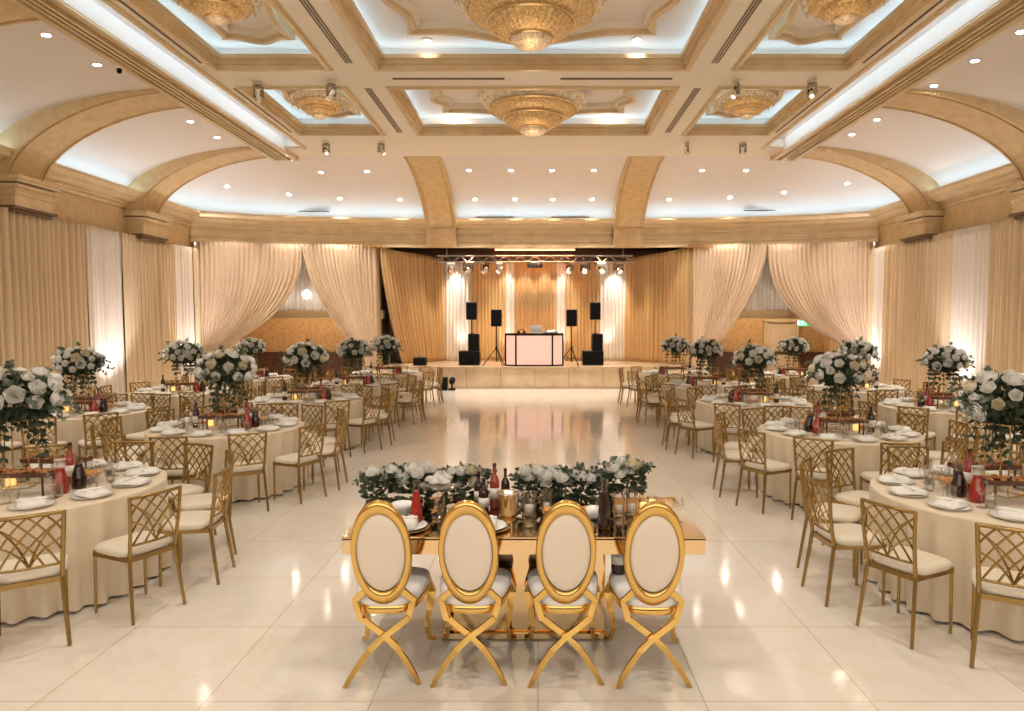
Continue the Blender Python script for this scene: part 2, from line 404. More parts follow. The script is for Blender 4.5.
def rect(x0, x1, y0, y1): return [(x0, y0), (x1, y0), (x1, y1), (x0, y1)]
mt = MB()
def lobed(cx, cy, hx, hy, r):
    """rectangle with scooped corners and a rounded bay in the middle of every side"""
    q = []; B = r; c_ = r * .35
    def bump(t): return (.5 - .5 * cos(2 * pi * min(1, max(0, (t - .16) / .68)))) ** .8
    N = 26
    for k in range(N + 1): t = k / N; q.append((cx + (hx - c_) * (1 - 2 * t), cy + hy - B + B * bump(t)))
    for k in range(N + 1): t = k / N; q.append((cx - hx + B * .6 - B * .6 * bump(t), cy + (hy - B - c_) * (1 - 2 * t)))
    for k in range(N + 1): t = k / N; q.append((cx - (hx - c_) * (1 - 2 * t), cy - hy + B - B * bump(t)))
    for k in range(N + 1): t = k / N; q.append((cx + hx - B * .6 + B * .6 * bump(t), cy - (hy - B - c_) * (1 - 2 * t)))
    return q
    def arc(ax, ay, rad, a0, a1, n=7):
        for k in range(n + 1):
            t = radians(a0 + (a1 - a0) * k / n); q.append((cx + ax + rad * cos(t), cy + ay + rad * sin(t)))
    b_ = r * 1.25
    arc(hx, hy, r, 270, 180); arc(0, hy - r * 0.1, b_, 25, 155, 10); arc(-hx, hy, r, 0, -90)
    arc(-hx + r * 0.1, 0, min(b_, hy * .5), 115, 245, 10); arc(-hx, -hy, r, 90, 0); arc(0, -hy + r * 0.1, b_, 205, 335, 10)
    arc(hx, -hy, r, 180, 90); arc(hx - r * 0.1, 0, min(b_, hy * .5), -65, 65, 10)
    return q
orn = MB(); orn2 = MB()
COFFERS = []
for ri, (y0, y1) in enumerate(rows):
    for ci, (a, b_) in enumerate(((xs[0], xs[1]), (xs[2], xs[3]), (xs[4], xs[5]))):
        A, B = X0 + a, X0 + b_
        mt.ringprism(rect(A - .07, B + .07, y0 - .07, y1 + .07), rect(A - .02, B + .02, y0 - .02, y1 + .02), HC - .02, HC + .02)
        mt.ringprism(rect(A - .04, B + .04, y0 - .04, y1 + .04), rect(A + .03, B - .03, y0 + .03, y1 - .03), HC - .04, HC + .06)
        mt.ringprism(rect(A - .02, B + .02, y0 - .02, y1 + .02), rect(A + .08, B - .08, y0 + .08, y1 - .08), HC + .05, HC + .12)
        mt.ringprism(rect(A - .02, B + .02, y0 - .02, y1 + .02), rect(A + .14, B - .14, y0 + .14, y1 - .14), HC + .12, HC + .19)
        cx, cyy = (A + B) / 2, (y0 + y1) / 2; COFFERS.append((ri, ci, cx, cyy))
        hx, hy = (B - A) / 2 - (.28 if ci != 1 else .50), (y1 - y0) / 2 - (.34 if ci != 1 else .32)
        r = 0.22 if ci != 1 else 0.42
        o1 = lobed(cx, cyy, hx, hy, r); o2 = lobed(cx, cyy, hx - .09, hy - .09, r * .95); o3 = lobed(cx, cyy, hx - .17, hy - .17, r * .9)
        orn.ringprism(o1, o2, HC + .25, HC + .42); orn2.ringprism(o2, o3, HC + .32, HC + .42)
        if ri == 0: continue
        e = 0.55
        zz = HC + .20
        for (p, q, d) in (((A - .1, y0 - .1), (B + .1, y0 - .1), (0, .5)), ((A - .1, y1 + .1), (B + .1, y1 + .1), (0, -.5)), ((A - .1, y0), (A - .1, y1), (.5, 0)), ((B + .1, y0), (B + .1, y1), (-.5, 0))):
            strip('coffer_strip_light', (*p, zz), (*q, zz), 0.05, e, COOL, (*d, 1))
struct(mt.build('trim_50', 'cornice'), 'gold mouldings round the coffers')
struct(orn2.build('trim_49', 'plaster'), 'cream faces of the scalloped panels')
struct(orn.build('trim_51', 'cornice'), 'scalloped plaster panels behind the chandeliers')
# light troughs and outer mouldings
mb = MB(); tr = MB(); sl = MB()
for sgn in (-1, 1):
    def X(v): return X0 + sgn * v
    mb.box((X(6.55), 6.6, 6.46), (0.62, 23.2, 0.2)); 
    for (x_, w_, z_) in ((6.28, .10, 6.33), (6.50, .05, 6.34), (6.60, .05, 6.34), (6.70, .05, 6.34), (6.80, .10, 6.31)):
        mb.box((X(x_), 6.75, z_), (w_, 22.9, 0.09))
    mb.box((X(5.72), 6.4, 6.43), (0.08, 21.8, 0.14))
    mb.box((X(6.55), 18.19, 6.40), (0.68, 0.1, 0.22))
    tr.box((X(5.95), 6.4, 6.62), (.62, 21.8, 0.03)); tr.box((X(5.66), 6.4, 6.55), (0.03, 21.8, 0.16)); tr.box((X(6.225), 6.4, 6.47), (0.02, 21.8, 0.32)); tr.box((X(5.95), 17.25, 6.5), (0.6, 0.04, 0.2))
    strip('trough_strip_light', (X(5.80), 6.5, 6.53), (X(5.80), 17.1, 6.53), 0.03, 0.9, COOL, (sgn * .9, 0, .45))
    for (x_, w_) in ((5.56, .05), (3.07, .14)):
        for (y0, y1) in ((7.9, 11.7), (12.95, 15.9)):
            n = 3 if w_ > .1 else 2
            for k in range(n): sl.box((X(x_ - w_ / 2 + w_ * (k + .5) / n), (y0 + y1) / 2, HC - .004), (w_ / n * .55, y1 - y0, .012))
    sl.box((X(1.5), 12.42, HC - .004), (2.0, .02, .012)); sl.box((X(1.5), 12.47, HC - .004), (2.0, .02, .012))
struct(mb.build('trim_52', 'cornice'), 'grooved gold moulding edging the coffered ceiling')
struct(tr.build('ceiling_trough', 'plaster_white'), 'white light trough beside the coffers')
struct(sl.build('trim_53', 'dark_trim'), 'dark linear air slots in the beams')
mb = MB()
for (x, y) in ((310, 211), (495, 217), (570, 217), (763, 210)):
    p, n = on_vault(x, y)
    for k in (-1, 1): mb.box((p.x, p.y - .03 + k * .03, p.z - .02), (1.2, 0.025, 0.02))
struct(mb.build('trim_54', 'dark_trim'), 'slim air grilles over the back cornice')

# downlights ---------------------------------------------------------
ring_me = MB().ringprism([(0.085 * cos(t * pi / 10), 0.085 * sin(t * pi / 10)) for t in range(20)], [(0.06 * cos(t * pi / 10), 0.06 * sin(t * pi / 10)) for t in range(20)], -0.012, 0.01).mesh('trim_ring', 'plaster_white')
lens_me = MB().prism([(0.062 * cos(t * pi / 10), 0.062 * sin(t * pi / 10)) for t in range(20)], -0.006, 0.004).mesh('lens', 'lamp_warm')
def downlight(p, n, label, group, power=92):
    t = thing('recessed_downlight', label, 'ceiling light', p + n * 0.006, 0, group)
    t.rotation_euler = n.to_track_quat('-Z', 'Y').to_euler()
    place(ring_me, 'trim_ring', t); place(lens_me, 'lens', t)
    spot('downlight_beam', p + n * 0.05 , (n.x * .25, n.y * .25, -1), power, WHITE, 84, 0.8, 0.06)
def row(pts, desc, group, first='left'):
    for i, (x, y) in enumerate(pts):
        p, n = on_vault(x, y); downlight(p, n, f'{ORD[i]} round downlight from the {first} {desc}', group)
row([(321, 172), (367, 171)], 'in the upper row left of the ribs', 'downlights over the left back panel')
row([(469, 170), (511, 170), (552, 170), (594, 170)], 'in the upper row above the stage', 'downlights above the stage')
row([(702, 170), (746, 170)], 'in the upper row right of the ribs', 'downlights over the right back panel')
row([(289, 194), (340, 198), (400, 199)], 'in the lower row left of the ribs', 'downlights over the left back panel')
row([(475, 199), (515, 199), (553, 199), (592, 199)], 'in the lower row above the stage', 'downlights above the stage')
row([(669, 199), (730, 197), (784, 192), (847, 183)], 'in the lower row right of the ribs', 'downlights over the right back panel')
row([(46, 34), (97, 64), (140, 91), (190, 121), (217, 137), (239, 150)], 'along the left coved ceiling', 'downlights along the left coved ceiling', 'near end')
row([(1021, 31), (975, 60), (934, 85), (877, 119), (852, 134), (828, 148)], 'along the right coved ceiling', 'downlights along the right coved ceiling', 'near end')
row([(227, 186)], 'wall cove, tiny, above the second capital', 'corner downlights', 'left')
for (x, y, z, lab) in ((427, 40, 6.99, 'in the large coffer left of the big chandelier'), (637, 39, 6.99, 'in the large coffer right of the big chandelier'), (455, 117, 6.99, 'in the far middle coffer left of its chandelier'), (611, 117, 6.99, 'in the far middle coffer right of its chandelier')):
    q = px(x, y, HC + .415)
    downlight(q, Vector((0, 0, -1)), f'small round downlight {lab}', 'downlights in the middle coffers', 25)
for sgn in (-1, 1):      # lights of the same rows beyond the frame, which brighten the near floor
    for y in (1.5, 4.5, 7.5):
        spot('downlight_beam', (X0 + sgn * 7.7, y, 6.1), (0, 0, -1), 78, WHITE, 110, .8, .06)
    for y in (2, 5, 8): spot('downlight_beam', (X0 + sgn * 1.9, y, 6.3), (0, 0, -1), 78, WHITE, 110, .8, .06)

# chandeliers --------------------------------------------------------
def chandelier(cx, cyy, R, zbot, label, big):
    t = thing('chandelier', label, 'chandelier', (cx, cyy, 6.8), 0, 'crystal bowl chandeliers in the coffers')
    H = 6.70 - zbot; n = 192; z0 = -.10
    def tier(prof, nm, m, fl): MB().lathe([(R * a_, z0 - H * b_) for a_, b_ in prof], n, (0, 0, 0), fl).build(nm, m, t)
    tier([(.30, -.02), (.98, .0), (1.0, .05), (.97, .10), (.84, .24), (.78, .28)], 'petal_dish', 'crystal_clear', (36, .02))
    tier([(.78, .26), (.80, .30), (.78, .36), (.70, .44), (.56, .50), (.53, .51)], 'crystal_tier', 'crystal', (48, .02))
    tier([(.53, .49), (.54, .54), (.52, .60), (.46, .70), (.33, .79), (.28, .80)], 'crystal_bowl', 'crystal', (36, .022))
    tier([(.26, .78), (.27, .82), (.25, .88), (.18, .95), (.08, .99), (.002, 1.0)], 'bottom_bowl', 'crystal_clear', (24, .015))
    mb = MB()
    for rr, zz in ((.80, .30), (.545, .54), (.27, .82)):
        mb.lathe([(R * rr * 1.02, z0 - H * zz + .02), (R * rr * 1.05, z0 - H * zz), (R * rr * 1.02, z0 - H * zz - .02), (R * rr * .98, z0 - H * zz), (R * rr * 1.02, z0 - H * zz + .02)], 48, caps=False)
    mb.build('gold_band', 'gold_thin', t)
    for k in range(24 if big else 16):
        m = 24 if big else 16; a = 2 * pi * k / m
        q = MB().lathe([(0.002, 0), (.018, -.02), (.028, -.06), (.012, -.10), (.002, -.11)], 6, (R * .92 * cos(a), R * .92 * sin(a), -.16)) .build('crystal_drop', 'crystal_clear', t)
    l = bpy.data.lights.new('chandelier_glow', 'POINT'); l.energy = 4 if big else 1.5; l.color = WARM; l.shadow_soft_size = .25
    o = bpy.data.objects.new('chandelier_glow', l); COL.objects.link(o); o.location = (cx, cyy, zbot - 0.45)
CN = {(1, 0): 'crystal bowl chandelier in the near left coffer', (1, 1): 'largest tiered gold crystal chandelier in the near middle coffer', (1, 2): 'crystal bowl chandelier in the near right coffer',
      (2, 0): 'small crystal bowl chandelier in the far left coffer', (2, 1): 'tiered gold crystal chandelier in the far middle coffer', (2, 2): 'small crystal bowl chandelier in the far right coffer'}
for ri, ci, cx, cyy in COFFERS:
    if ri == 0: continue
    if ci == 1: chandelier(cx, cyy, 1.12, 5.93, CN[(ri, ci)], True)
    else: chandelier(cx, cyy, .60, 6.28, CN[(ri, ci)], False)

# moving heads under the ceiling -------------------------------------
def moving_head_proto(name='moving_head_light', s=1.0):
    t = thing(name, 'x', 'stage light')
    MB().box((0, 0, -.03), (.22 * s, .18 * s, .06)).build('base', 'silver', t)
    MB().box((0, 0, -.09), (.26 * s, .08 * s, .05)).box((-.12 * s, 0, -.18), (.03, .08 * s, .2)).box((.12 * s, 0, -.18), (.03, .08 * s, .2)).build('yoke', 'chrome', t)
    h = MB().lathe([(.05 * s, .10), (.085 * s, .06), (.09 * s, -.06), (.075 * s, -.12)], 12).build('head', 'silver', t); h.location = (0, 0, -.22); h.rotation_euler = (.7, 0, .4)
    q = MB().lathe([(.065 * s, -.121), (.06 * s, -.13)], 12).build('lens', 'lens_white', h)
    return t
mh = moving_head_proto(s=.62)
for i, (x, y, lab) in enumerate(((258, 82, 'over the near left end of the cross beam'), (331, 81, 'on the cross beam right of the near left one'), (737, 80, 'on the cross beam left of the near right one'), (812, 80, 'over the near right end of the cross beam'),
                  (326, 141, 'at the far edge below the far left coffer'), (381, 141, 'at the far edge beside the left rib'), (687, 141, 'at the far edge beside the right rib'), (743, 141, 'at the far edge below the far right coffer'))):
    q = px(x, y, HC); first_or_dup(mh, q, i * .8, f'moving head stage light hanging {lab}', 'moving heads under the coffered ceiling')
p, n = on_vault(119, 66)
t = thing('security_camera', 'small security camera on the left coved ceiling between downlights', 'security camera', p)
MB().lathe([(.05, 0), (.05, -.04), (.03, -.05)], 12).build('mount', 'silver', t)
MB().lathe([(.002, -.03), (.04, -.05), (.045, -.09), (.03, -.12), (.002, -.13)], 12).build('camera_dome', 'black', t)

# ------------------------------------------------------------------ drapery
def curtain(name, label, a, b_, z0, z1, m, group=None, g=None, anchor=0, pleat=0.16, amp=0.055, seed=0, ztop=None, cat='curtain'):
    rnd = random.Random(seed); a = Vector(a); b_ = Vector(b_); L = (b_ - a).length; d = (b_ - a).normalized(); nrm = Vector((d.y, -d.x))
    npl = max(2, round(L / pleat)); nu = npl * 7; nv = 22; ph = rnd.random() * 6; w1 = rnd.uniform(.6, .9); w2 = rnd.uniform(.25, .4)
    jit = [rnd.uniform(.35, 1.4) for _ in range(npl + 2)]
    def fn(u, v):
        gg = g(1 - v) if g else 1.0
        uu = u * gg if anchor == 0 else 1 - (1 - u) * gg
        k = u * npl; i = int(k) ; am = jit[i] * (1 - (k - i)) + jit[min(i + 1, npl + 1)] * (k - i)
        am *= amp * (0.75 + 0.35 * (1 - v)) * (0.25 + .75 * gg)
        off = am * sin(2 * pi * k + .5 * sin(w1 * k + ph) + .25 * sin(v * 5 + i)) + amp * .45 * sin(w2 * k * 2 + ph)
        p = a + d * (L * uu) + nrm * off
        zt = z1 if ztop is None else ztop(u)
        return (p.x, p.y, z0 + (zt - z0) * v)
    o = MB().grid(fn, nu, nv).build(name, m)
    md = o.modifiers.new('cloth_thickness', 'SOLIDIFY'); md.thickness = 0.006
    return tag(o, label, cat, group)
G1 = 'gold drapes along the left wall'; G2 = 'gold drapes along the right wall'
xl = X0 - 9.93; xr = X0 + 9.93
def seg_px(x): return F * 9.95 / abs(x - VPX)
LS = [(2.5, 8.0, 'drape', 'gold pleated drape nearest on the left wall'), (8.0, 12.75, 'drape', 'gold pleated drape at the left photo edge'), (12.75, 15.2, 'drape', 'gold pleated drape left of the wide uplight-tinted drape on the left wall'),  # sheer entries are the same drape, with uplight painted in
      (15.2, 16.5, 'sheer', 'wide drape with uplight tinted into its colour, left wall behind the wall-side table'), (16.5, 17.3, 'drape', 'narrow gold drape just right of the wide uplight-tinted left drape'), (17.3, 19.0, 'drape', 'gold pleated drape under the second left capital'), (19.0, 19.9, 'sheer', 'narrow drape with uplight tinted into its colour near the left corner'), (19.9, 20.45, 'drape', 'narrow gold drape in the left corner')]
for i, (y0, y1, m, lab) in enumerate(LS): curtain('curtain', lab, (xl, y0 - .01), (xl, y1 + .01), .02, 4.2, m if m == 'drape' else 'drape_uplight_tint', G1 if m == 'drape' else 'uplight-tinted drapes', seed=i, amp=.09 if m == 'drape' else .06)
RS = [(2.5, 8.0, 'drape', 'gold pleated drape nearest on the right wall'), (8.0, 12.6, 'drape', 'gold pleated drape at the right photo edge'), (12.6, 14.9, 'drape', 'gold pleated drape right of the wide uplight-tinted drape on the right wall'),
      (14.9, 16.3, 'sheer', 'wide drape with uplight tinted into its colour, right wall behind the wall-side bouquet'), (16.3, 17.4, 'drape', 'narrow gold drape left of the wide uplight-tinted right drape'), (17.4, 19.4, 'drape', 'gold pleated drape under the second right capital'), (19.4, 20.1, 'sheer', 'narrow drape with uplight tinted into its colour near the right corner'), (20.1, 20.45, 'drape', 'narrow gold drape in the right corner')]
for i, (y0, y1, m, lab) in enumerate(RS): curtain('curtain', lab, (xr, y1 + .01), (xr, y0 - .01), .02, 4.2, m if m == 'drape' else 'drape_uplight_tint', G2 if m == 'drape' else 'uplight-tinted drapes', seed=20 + i, amp=.09 if m == 'drape' else .06)
up_me = MB().lathe([(.002, 0), (.09, 0), (.1, .02), (.1, .16), (.085, .18)], 16).mesh('body', 'black')
upl_me = MB().lathe([(.002, .165), (.083, .165), (.083, .17), (.002, .17)], 16).mesh('lens', 'lens_white')
def uplight(x, y, dx, lab, power=95):
    t = thing('uplight', lab, 'uplight', (x, y, 0), 0, 'floor uplights'); place(up_me, 'body', t); place(upl_me, 'lens', t)
    spot('uplight_beam', (x, y, .2), (dx * .24, 0, 1), power, (0.90, 0.92, 1.0), 84, .9, .05)
uplight(-9.35, 15.85, -1, 'black floor uplight below the wide uplight-tinted left drape'); uplight(-9.35, 19.45, -1, 'black floor uplight below the narrow uplight-tinted left drape')
uplight(9.15, 15.6, 1, 'black floor uplight below the wide uplight-tinted right drape'); uplight(9.15, 19.75, 1, 'black floor uplight below the narrow uplight-tinted right drape')
# swags on the back wall
YS = 21.45
def backy(x): # wall line y at x
    ax = abs(x - X0)
    pts = sorted(half[4:])
    pts = [(0, 22.05)] + pts
    for (xa, ya), (xb, yb) in zip(pts, pts[1:]):
        if xa <= ax <= xb: return ya + (yb - ya) * (ax - xa) / (xb - xa)
    return 20.4
def bk(x, inset=.16): return (X0 + x, backy(X0 + x) - inset)
gA = lambda t: 1 - .86 * min(1, t / .74) ** 2.6 if t < .74 else .14 + .10 * (t - .74) / .26
gB = lambda t: 1 - .80 * min(1, t / .80) ** 1.7 if t < .80 else .20 + .05 * (t - .8) / .2
for sgn, side in ((-1, 'left'), (1, 'right')):
    A, B, C = bk(sgn * 9.93), bk(sgn * 7.25), bk(sgn * 5.0, .2)
    gp = 'tied back drapes on the back wall'
    if sgn < 0:
        curtain('tied_back_curtain', 'blush drape swept left, hung beside the left corner', A, B, .02, 4.45, 'drape_blush', gp, gA, 0, .13, .05, 41)
        curtain('tied_back_curtain', 'blush drape swept right, hung between left opening and stage', B, C, .02, 4.47, 'drape_blush', gp, gB, 1, .12, .05, 42)
    else:
        curtain('tied_back_curtain', 'blush drape swept right, hung beside the right corner', B, A, .02, 4.45, 'drape_blush', gp, gA, 1, .13, .05, 43)
        curtain('tied_back_curtain', 'blush drape swept left, hung between right opening and stage', C, B, .02, 4.47, 'drape_blush', gp, gB, 0, .12, .05, 44)
    # sheer in the opening and what is behind
    ym = 21.9; xa, xb = X0 + sgn * 8.9, X0 + sgn * 5.6
    o = curtain('sheer_curtain', f'thin white sheer hung high in the {side} opening', (min(xa, xb), ym + .15), (max(xa, xb), ym + .15), 2.40, 4.45, 'sheer', None, None, 0, .14, .03, 50 + sgn)
    mb = MB(); mb.box((X0 + sgn * 7.4, ym + .35, 2.29), (5.0, .3, .26)); mb.box((X0 + sgn * 7.4, ym + .18, 2.40), (5.0, .1, .05)); mb.box((X0 + sgn * 7.4, ym + .18, 2.18), (5.0, .08, .04))
    struct(mb.build(f'trim_{60 + sgn}', 'cornice'), f'cream beam across the {side} opening')
    mb = MB(); mb.box((X0 + sgn * 7.6, 24.2, 2.2), (5.6, .2, 4.4)); mb.box((X0 + sgn * 10.3, 22.6, 2.2), (.2, 3.2, 4.4)); mb.box((X0 + sgn * 5.3, 23.2, 2.2), (.1, 2.0, 4.4)); mb.box((X0 + sgn * 7.6, 22.9, 4.45), (5.6, 2.6, .1))
    struct(mb.build(f'wall_{side}_passage', 'damask'), f'gold patterned wall behind the {side} opening')
    mb = MB(); mb.box((X0 + sgn * 7.6, 24.05, .95), (5.4, .1, .1)); mb.box((X0 + sgn * 7.6, 24.07, .5), (5.4, .06, .8))
    struct(mb.build(f'trim_{65 + sgn}', 'wood_dark'), 'wood dado in the passage')
    area('passage_light', (X0 + sgn * 7.5, 23.2, 4.2), 2.5, .8, 14, WARM, (0, 0.1, -1))
    area('window_glow', (X0 + sgn * 7.4, 22.6, 4.2), 3, .3, 22, WHITE, (0, -.5, -1))
# crystal pendants behind the left sheer
for k, x in enumerate((-8.05, -7.35, -6.75)):
    t = thing('crystal_pendant', f'crystal pendant glowing in the left opening, {ORD[k]} from left', 'pendant light', (x, 21.78, 2.95), 0, 'crystal pendants in the left opening')
    MB().lathe([(.002, .14), (.05, .12), (.14, .03), (.16, -.05), (.10, -.14), (.002, -.19)], 20, flute=(10, .05)).build('crystal_bowl', 'lens_white', t)
    MB().tube([(0, 0, .13), (0, 0, 1.45)], .008, 6).build('cord', 'gold_thin', t)
# exit sign and door on the right passage
t = thing('exit_sign', 'green illuminated EXIT sign above the doorway, right opening', 'exit sign', (8.55, 22.02, 2.02))
MB().box((0, 0, 0), (.36, .06, .2), bevel=.01).build('sign_box', 'exit_green', t)
def letters(txt, h):
    mb = MB(); s = h / 5; x = 0; th = s
    L = {'E': [(0, 0, 1, 5), (0, 0, 3, 1), (0, 2, 2.5, 1), (0, 4, 3, 1)], 'I': [(1, 0, 1, 5)], 'T': [(1, 0, 1, 5), (0, 4, 3, 1)]}
    for c in txt:
        if c == 'X':
            mb.strap([((x) * s, 0, 0), ((x + 3) * s, 0, 5 * s)], s, .01, (0, 1, 0)); mb.strap([((x) * s, 0, 5 * s), ((x + 3) * s, 0, 0)], s, .01, (0, 1, 0))
        else:
            for (a, b_, w_, h_) in L[c]: mb.box(((x + a + w_ / 2) * s, 0, (b_ + h_ / 2) * s), (w_ * s, .01, h_ * s))
        x += 4.2
    return mb, x * s
mb, wd = letters('EXIT', .12); o = mb.build('lettering', 'exit_letters', t); o.location = (-wd / 2 + .01, -.036, -.06)
MB().tube([(0, .02, .1), (0, .02, .26)], .012, 6).build('bracket', 'black', t)
mb = MB(); mb.box((8.55, 24.06, 1.0), (1.0, .05, 2.0)); mb.box((8.55, 24.0, .55), (.7, .03, .7)); mb.box((8.55, 24.0, 1.45), (.7, .03, .8)); struct(mb.build('door_1', 'door_cream'), 'cream panelled door in the right passage')
mb = MB(); mb.box((8.0, 24.03, 1.03), (.12, .1, 2.1)); mb.box((9.1, 24.03, 1.03), (.12, .1, 2.1)); mb.box((8.55, 24.03, 2.1), (1.22, .1, .12)); struct(mb.build('trim_70', 'cornice'))

# ------------------------------------------------------------------ stage
SH = .67; SY = 20.9
mb = MB(); mb.box((X0, 23.0, SH / 2 - .01), (9.4, 4.1, SH - .02)); struct(mb.build('floor_stage', 'marble_front'), 'tan stone front of the raised stage')
mb = MB(); mb.box((X0, 23.0, SH - .01), (9.5, 4.22, .03)); mb.box((X0, SY + .03, .03), (9.42, .04, .06)); struct(mb.build('trim_71', 'stage_top'), 'stage floor edge')
mb = MB()
for k in range(-4, 5): mb.box((X0 + k * 1.05, SY + .048, .34), (.012, .006, .56))
struct(mb.build('trim_72', 'dark_trim'), 'joints of the stage stone')
mb = MB(); mb.box((X0, 25.2, 2.4), (11.5, .2, 4.8)); mb.box((X0 - 5.2, 23.6, 2.4), (.1, 3.2, 4.8)); mb.box((X0 + 5.2, 23.6, 2.4), (.1, 3.2, 4.8)); mb.box((X0, 23.85, 4.72), (11.5, 2.7, .1))
struct(mb.build('wall_stage', 'dark_trim'), 'dark wall and ceiling behind the stage drapes')
gS = lambda t: 1 - .30 * min(1, max(0, t)) ** 1.6
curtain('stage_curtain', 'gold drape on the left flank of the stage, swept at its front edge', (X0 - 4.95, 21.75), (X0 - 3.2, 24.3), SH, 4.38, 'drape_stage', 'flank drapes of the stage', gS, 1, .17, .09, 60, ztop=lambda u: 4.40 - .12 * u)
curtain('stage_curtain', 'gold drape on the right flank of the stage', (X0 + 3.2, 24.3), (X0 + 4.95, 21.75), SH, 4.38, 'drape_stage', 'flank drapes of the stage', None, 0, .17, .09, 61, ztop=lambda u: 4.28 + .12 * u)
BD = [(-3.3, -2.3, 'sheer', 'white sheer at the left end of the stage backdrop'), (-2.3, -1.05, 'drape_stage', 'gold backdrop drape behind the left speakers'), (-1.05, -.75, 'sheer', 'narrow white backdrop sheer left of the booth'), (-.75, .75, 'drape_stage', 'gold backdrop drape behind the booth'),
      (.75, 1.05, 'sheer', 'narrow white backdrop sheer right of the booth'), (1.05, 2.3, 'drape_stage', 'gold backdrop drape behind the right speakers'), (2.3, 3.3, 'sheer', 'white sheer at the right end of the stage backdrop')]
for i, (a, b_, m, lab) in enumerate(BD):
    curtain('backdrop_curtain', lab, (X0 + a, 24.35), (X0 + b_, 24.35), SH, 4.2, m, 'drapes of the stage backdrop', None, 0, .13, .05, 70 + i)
for x, pw in ((-2.8, 60), (-1.0, 30), (-.35, 22), (.35, 22), (1.0, 30), (2.8, 60)):
    spot('stage_wash_beam', (X0 + x, 23.95, 4.25), (0, .2, -1), pw, WHITE, 60, .8, .04)
for x in (-2.6, -1.1, 1.1, 2.6): spot('stage_uplight_beam', (X0 + x, 24.0, SH + .1), (0, .2, 1), 22, (.95, .96, 1), 50, .8, .04)
for x in (-2.2, 0, 2.2): spot('stage_front_beam', (X0 + x, 21.9, 4.3), (0, .55, -1), 80, (1, .78, .5), 110, .8, .1)
# truss with lamps over the stage
t = thing('lighting_truss', 'white lighting truss hanging across the top of the stage', 'truss', (X0, 22.6, 4.12))
mb = MB(); 
for dy, dz in ((-.1, -.1), (.1, -.1), (-.1, .1), (.1, .1)): mb.tube([(-3.2, dy, dz), (3.2, dy, dz)], .022, 6)
mb.build('chord', 'chrome', t)
mb = MB(); n = 26
for k in range(n):
    xa, xb = -3.2 + 6.4 * k / n, -3.2 + 6.4 * (k + 1) / n; s_ = 1 if k % 2 else -1
    for dy in (-.1, .1): mb.tube([(xa, dy, .1 * s_), (xb, dy, -.1 * s_)], .012, 5)
mb.build('brace', 'chrome', t)
MB().tube([(-2.9, 0, .1), (-2.9, 0, .55)], .015, 6).tube([(2.9, 0, .1), (2.9, 0, .55)], .015, 6).build('hanger', 'silver', t)
sp = moving_head_proto('stage_moving_head', 1.25)
for i, x in enumerate((-2.75, -2.2, -1.65, -1.15, 1.15, 1.65, 2.2, 2.75)):
    side = 'left' if x < 0 else 'right'; k = i if x < 0 else i - 4
    first_or_dup(sp, (X0 + x, 22.6, 4.0), i * .5, f'moving head lamp under the truss, {ORD[k]} from the left in the {side} group', 'lamps under the stage truss')
t = thing('projector', 'dark projector hanging from the middle of the stage truss', 'projector', (X0, 22.5, 4.02))
MB().box((0, 0, -.12), (.5, .36, .14), bevel=.02).build('body', 'black', t); MB().tube([(0, 0, .02), (0, 0, -.06)], .025, 8).build('mount', 'black', t)
o = MB().lathe([(.05, 0), (.05, .05), (.035, .06)], 12).build('lens', 'dark_glass', t); o.location = (.12, -.18, -.12); o.rotation_euler = (pi / 2, 0, 0)
t = thing('led_bar', 'glowing orange light bar above the stage truss', 'light bar', (X0, 22.35, 4.40))
MB().box((0, 0, 0), (2.6, .06, .05)).build('tube', 'led_orange', t); MB().box((0, .04, .03), (2.7, .05, .05)).build('housing', 'black', t)
area('orange_led_light', (X0, 22.3, 4.36), 2.6, .05, 25, (1, .35, .15), (0, .3, -1))

# DJ booth
t = thing('dj_booth', 'black framed booth with glowing pink panels in the middle of stage', 'booth', (X0 - .02, 21.25, SH))
W2, hB, sB = .62, 1.0, .30
def panelpts(x0, y0, x1, y1): return (x0, y0), (x1, y1)
for (a, b_) in (((-.90, .22), (-.57, 0)), ((-.57, 0), (.57, 0)), ((.57, 0), (.90, .22))):
    a = Vector(a); b_ = Vector(b_); c = (a + b_) / 2; L = (b_ - a).length; rz = math.atan2(b_.y - a.y, b_.x - a.x)
    MB().box((c.x, c.y, hB / 2), (L - .07, .015, hB - .09), rz).build('glowing_panel', 'screen_pink', t)
    MB().box((c.x, c.y, hB - .02), (L, .05, .045), rz).box((c.x, c.y, .025), (L, .05, .05), rz).build('rail', 'black', t)
for x, y in ((-.90, .22), (-.57, 0), (.57, 0), (.90, .22)): MB().box((x, y, hB / 2), (.05, .05, hB)).build('post', 'black', t)
MB().prism([(-.92, .24), (-.58, .0), (.58, .0), (.92, .24), (.92, .7), (-.92, .7)], hB, hB + .025).build('top', 'black', t)
t = thing('laptop', 'open silver laptop standing on the booth top', 'laptop', (X0 + .05, 21.6, SH + 1.026))
MB().box((0, 0, .01), (.36, .25, .018), bevel=.004).build('base', 'silver', t); MB().box((0, .0, .13), (.36, .012, .23)).build('screen', 'silver', t)
t = thing('dj_controller', 'flat grey mixing console on the booth right of the laptop', 'controller', (X0 + .5, 21.6, SH + 1.026))
MB().box((0, 0, .04), (.42, .26, .08), bevel=.008).build('body', 'silver', t); MB().lathe([(.002, .08), (.07, .08), (.07, .095), (.002, .095)], 16, (-.1, 0, 0)).lathe([(.002, .08), (.07, .08), (.07, .095), (.002, .095)], 16, (.1, 0, 0)).build('jog_wheel', 'black', t)
t = thing('headphones', 'dark headphones lying on the booth left of the laptop', 'headphones', (X0 - .42, 21.5, SH + 1.026))
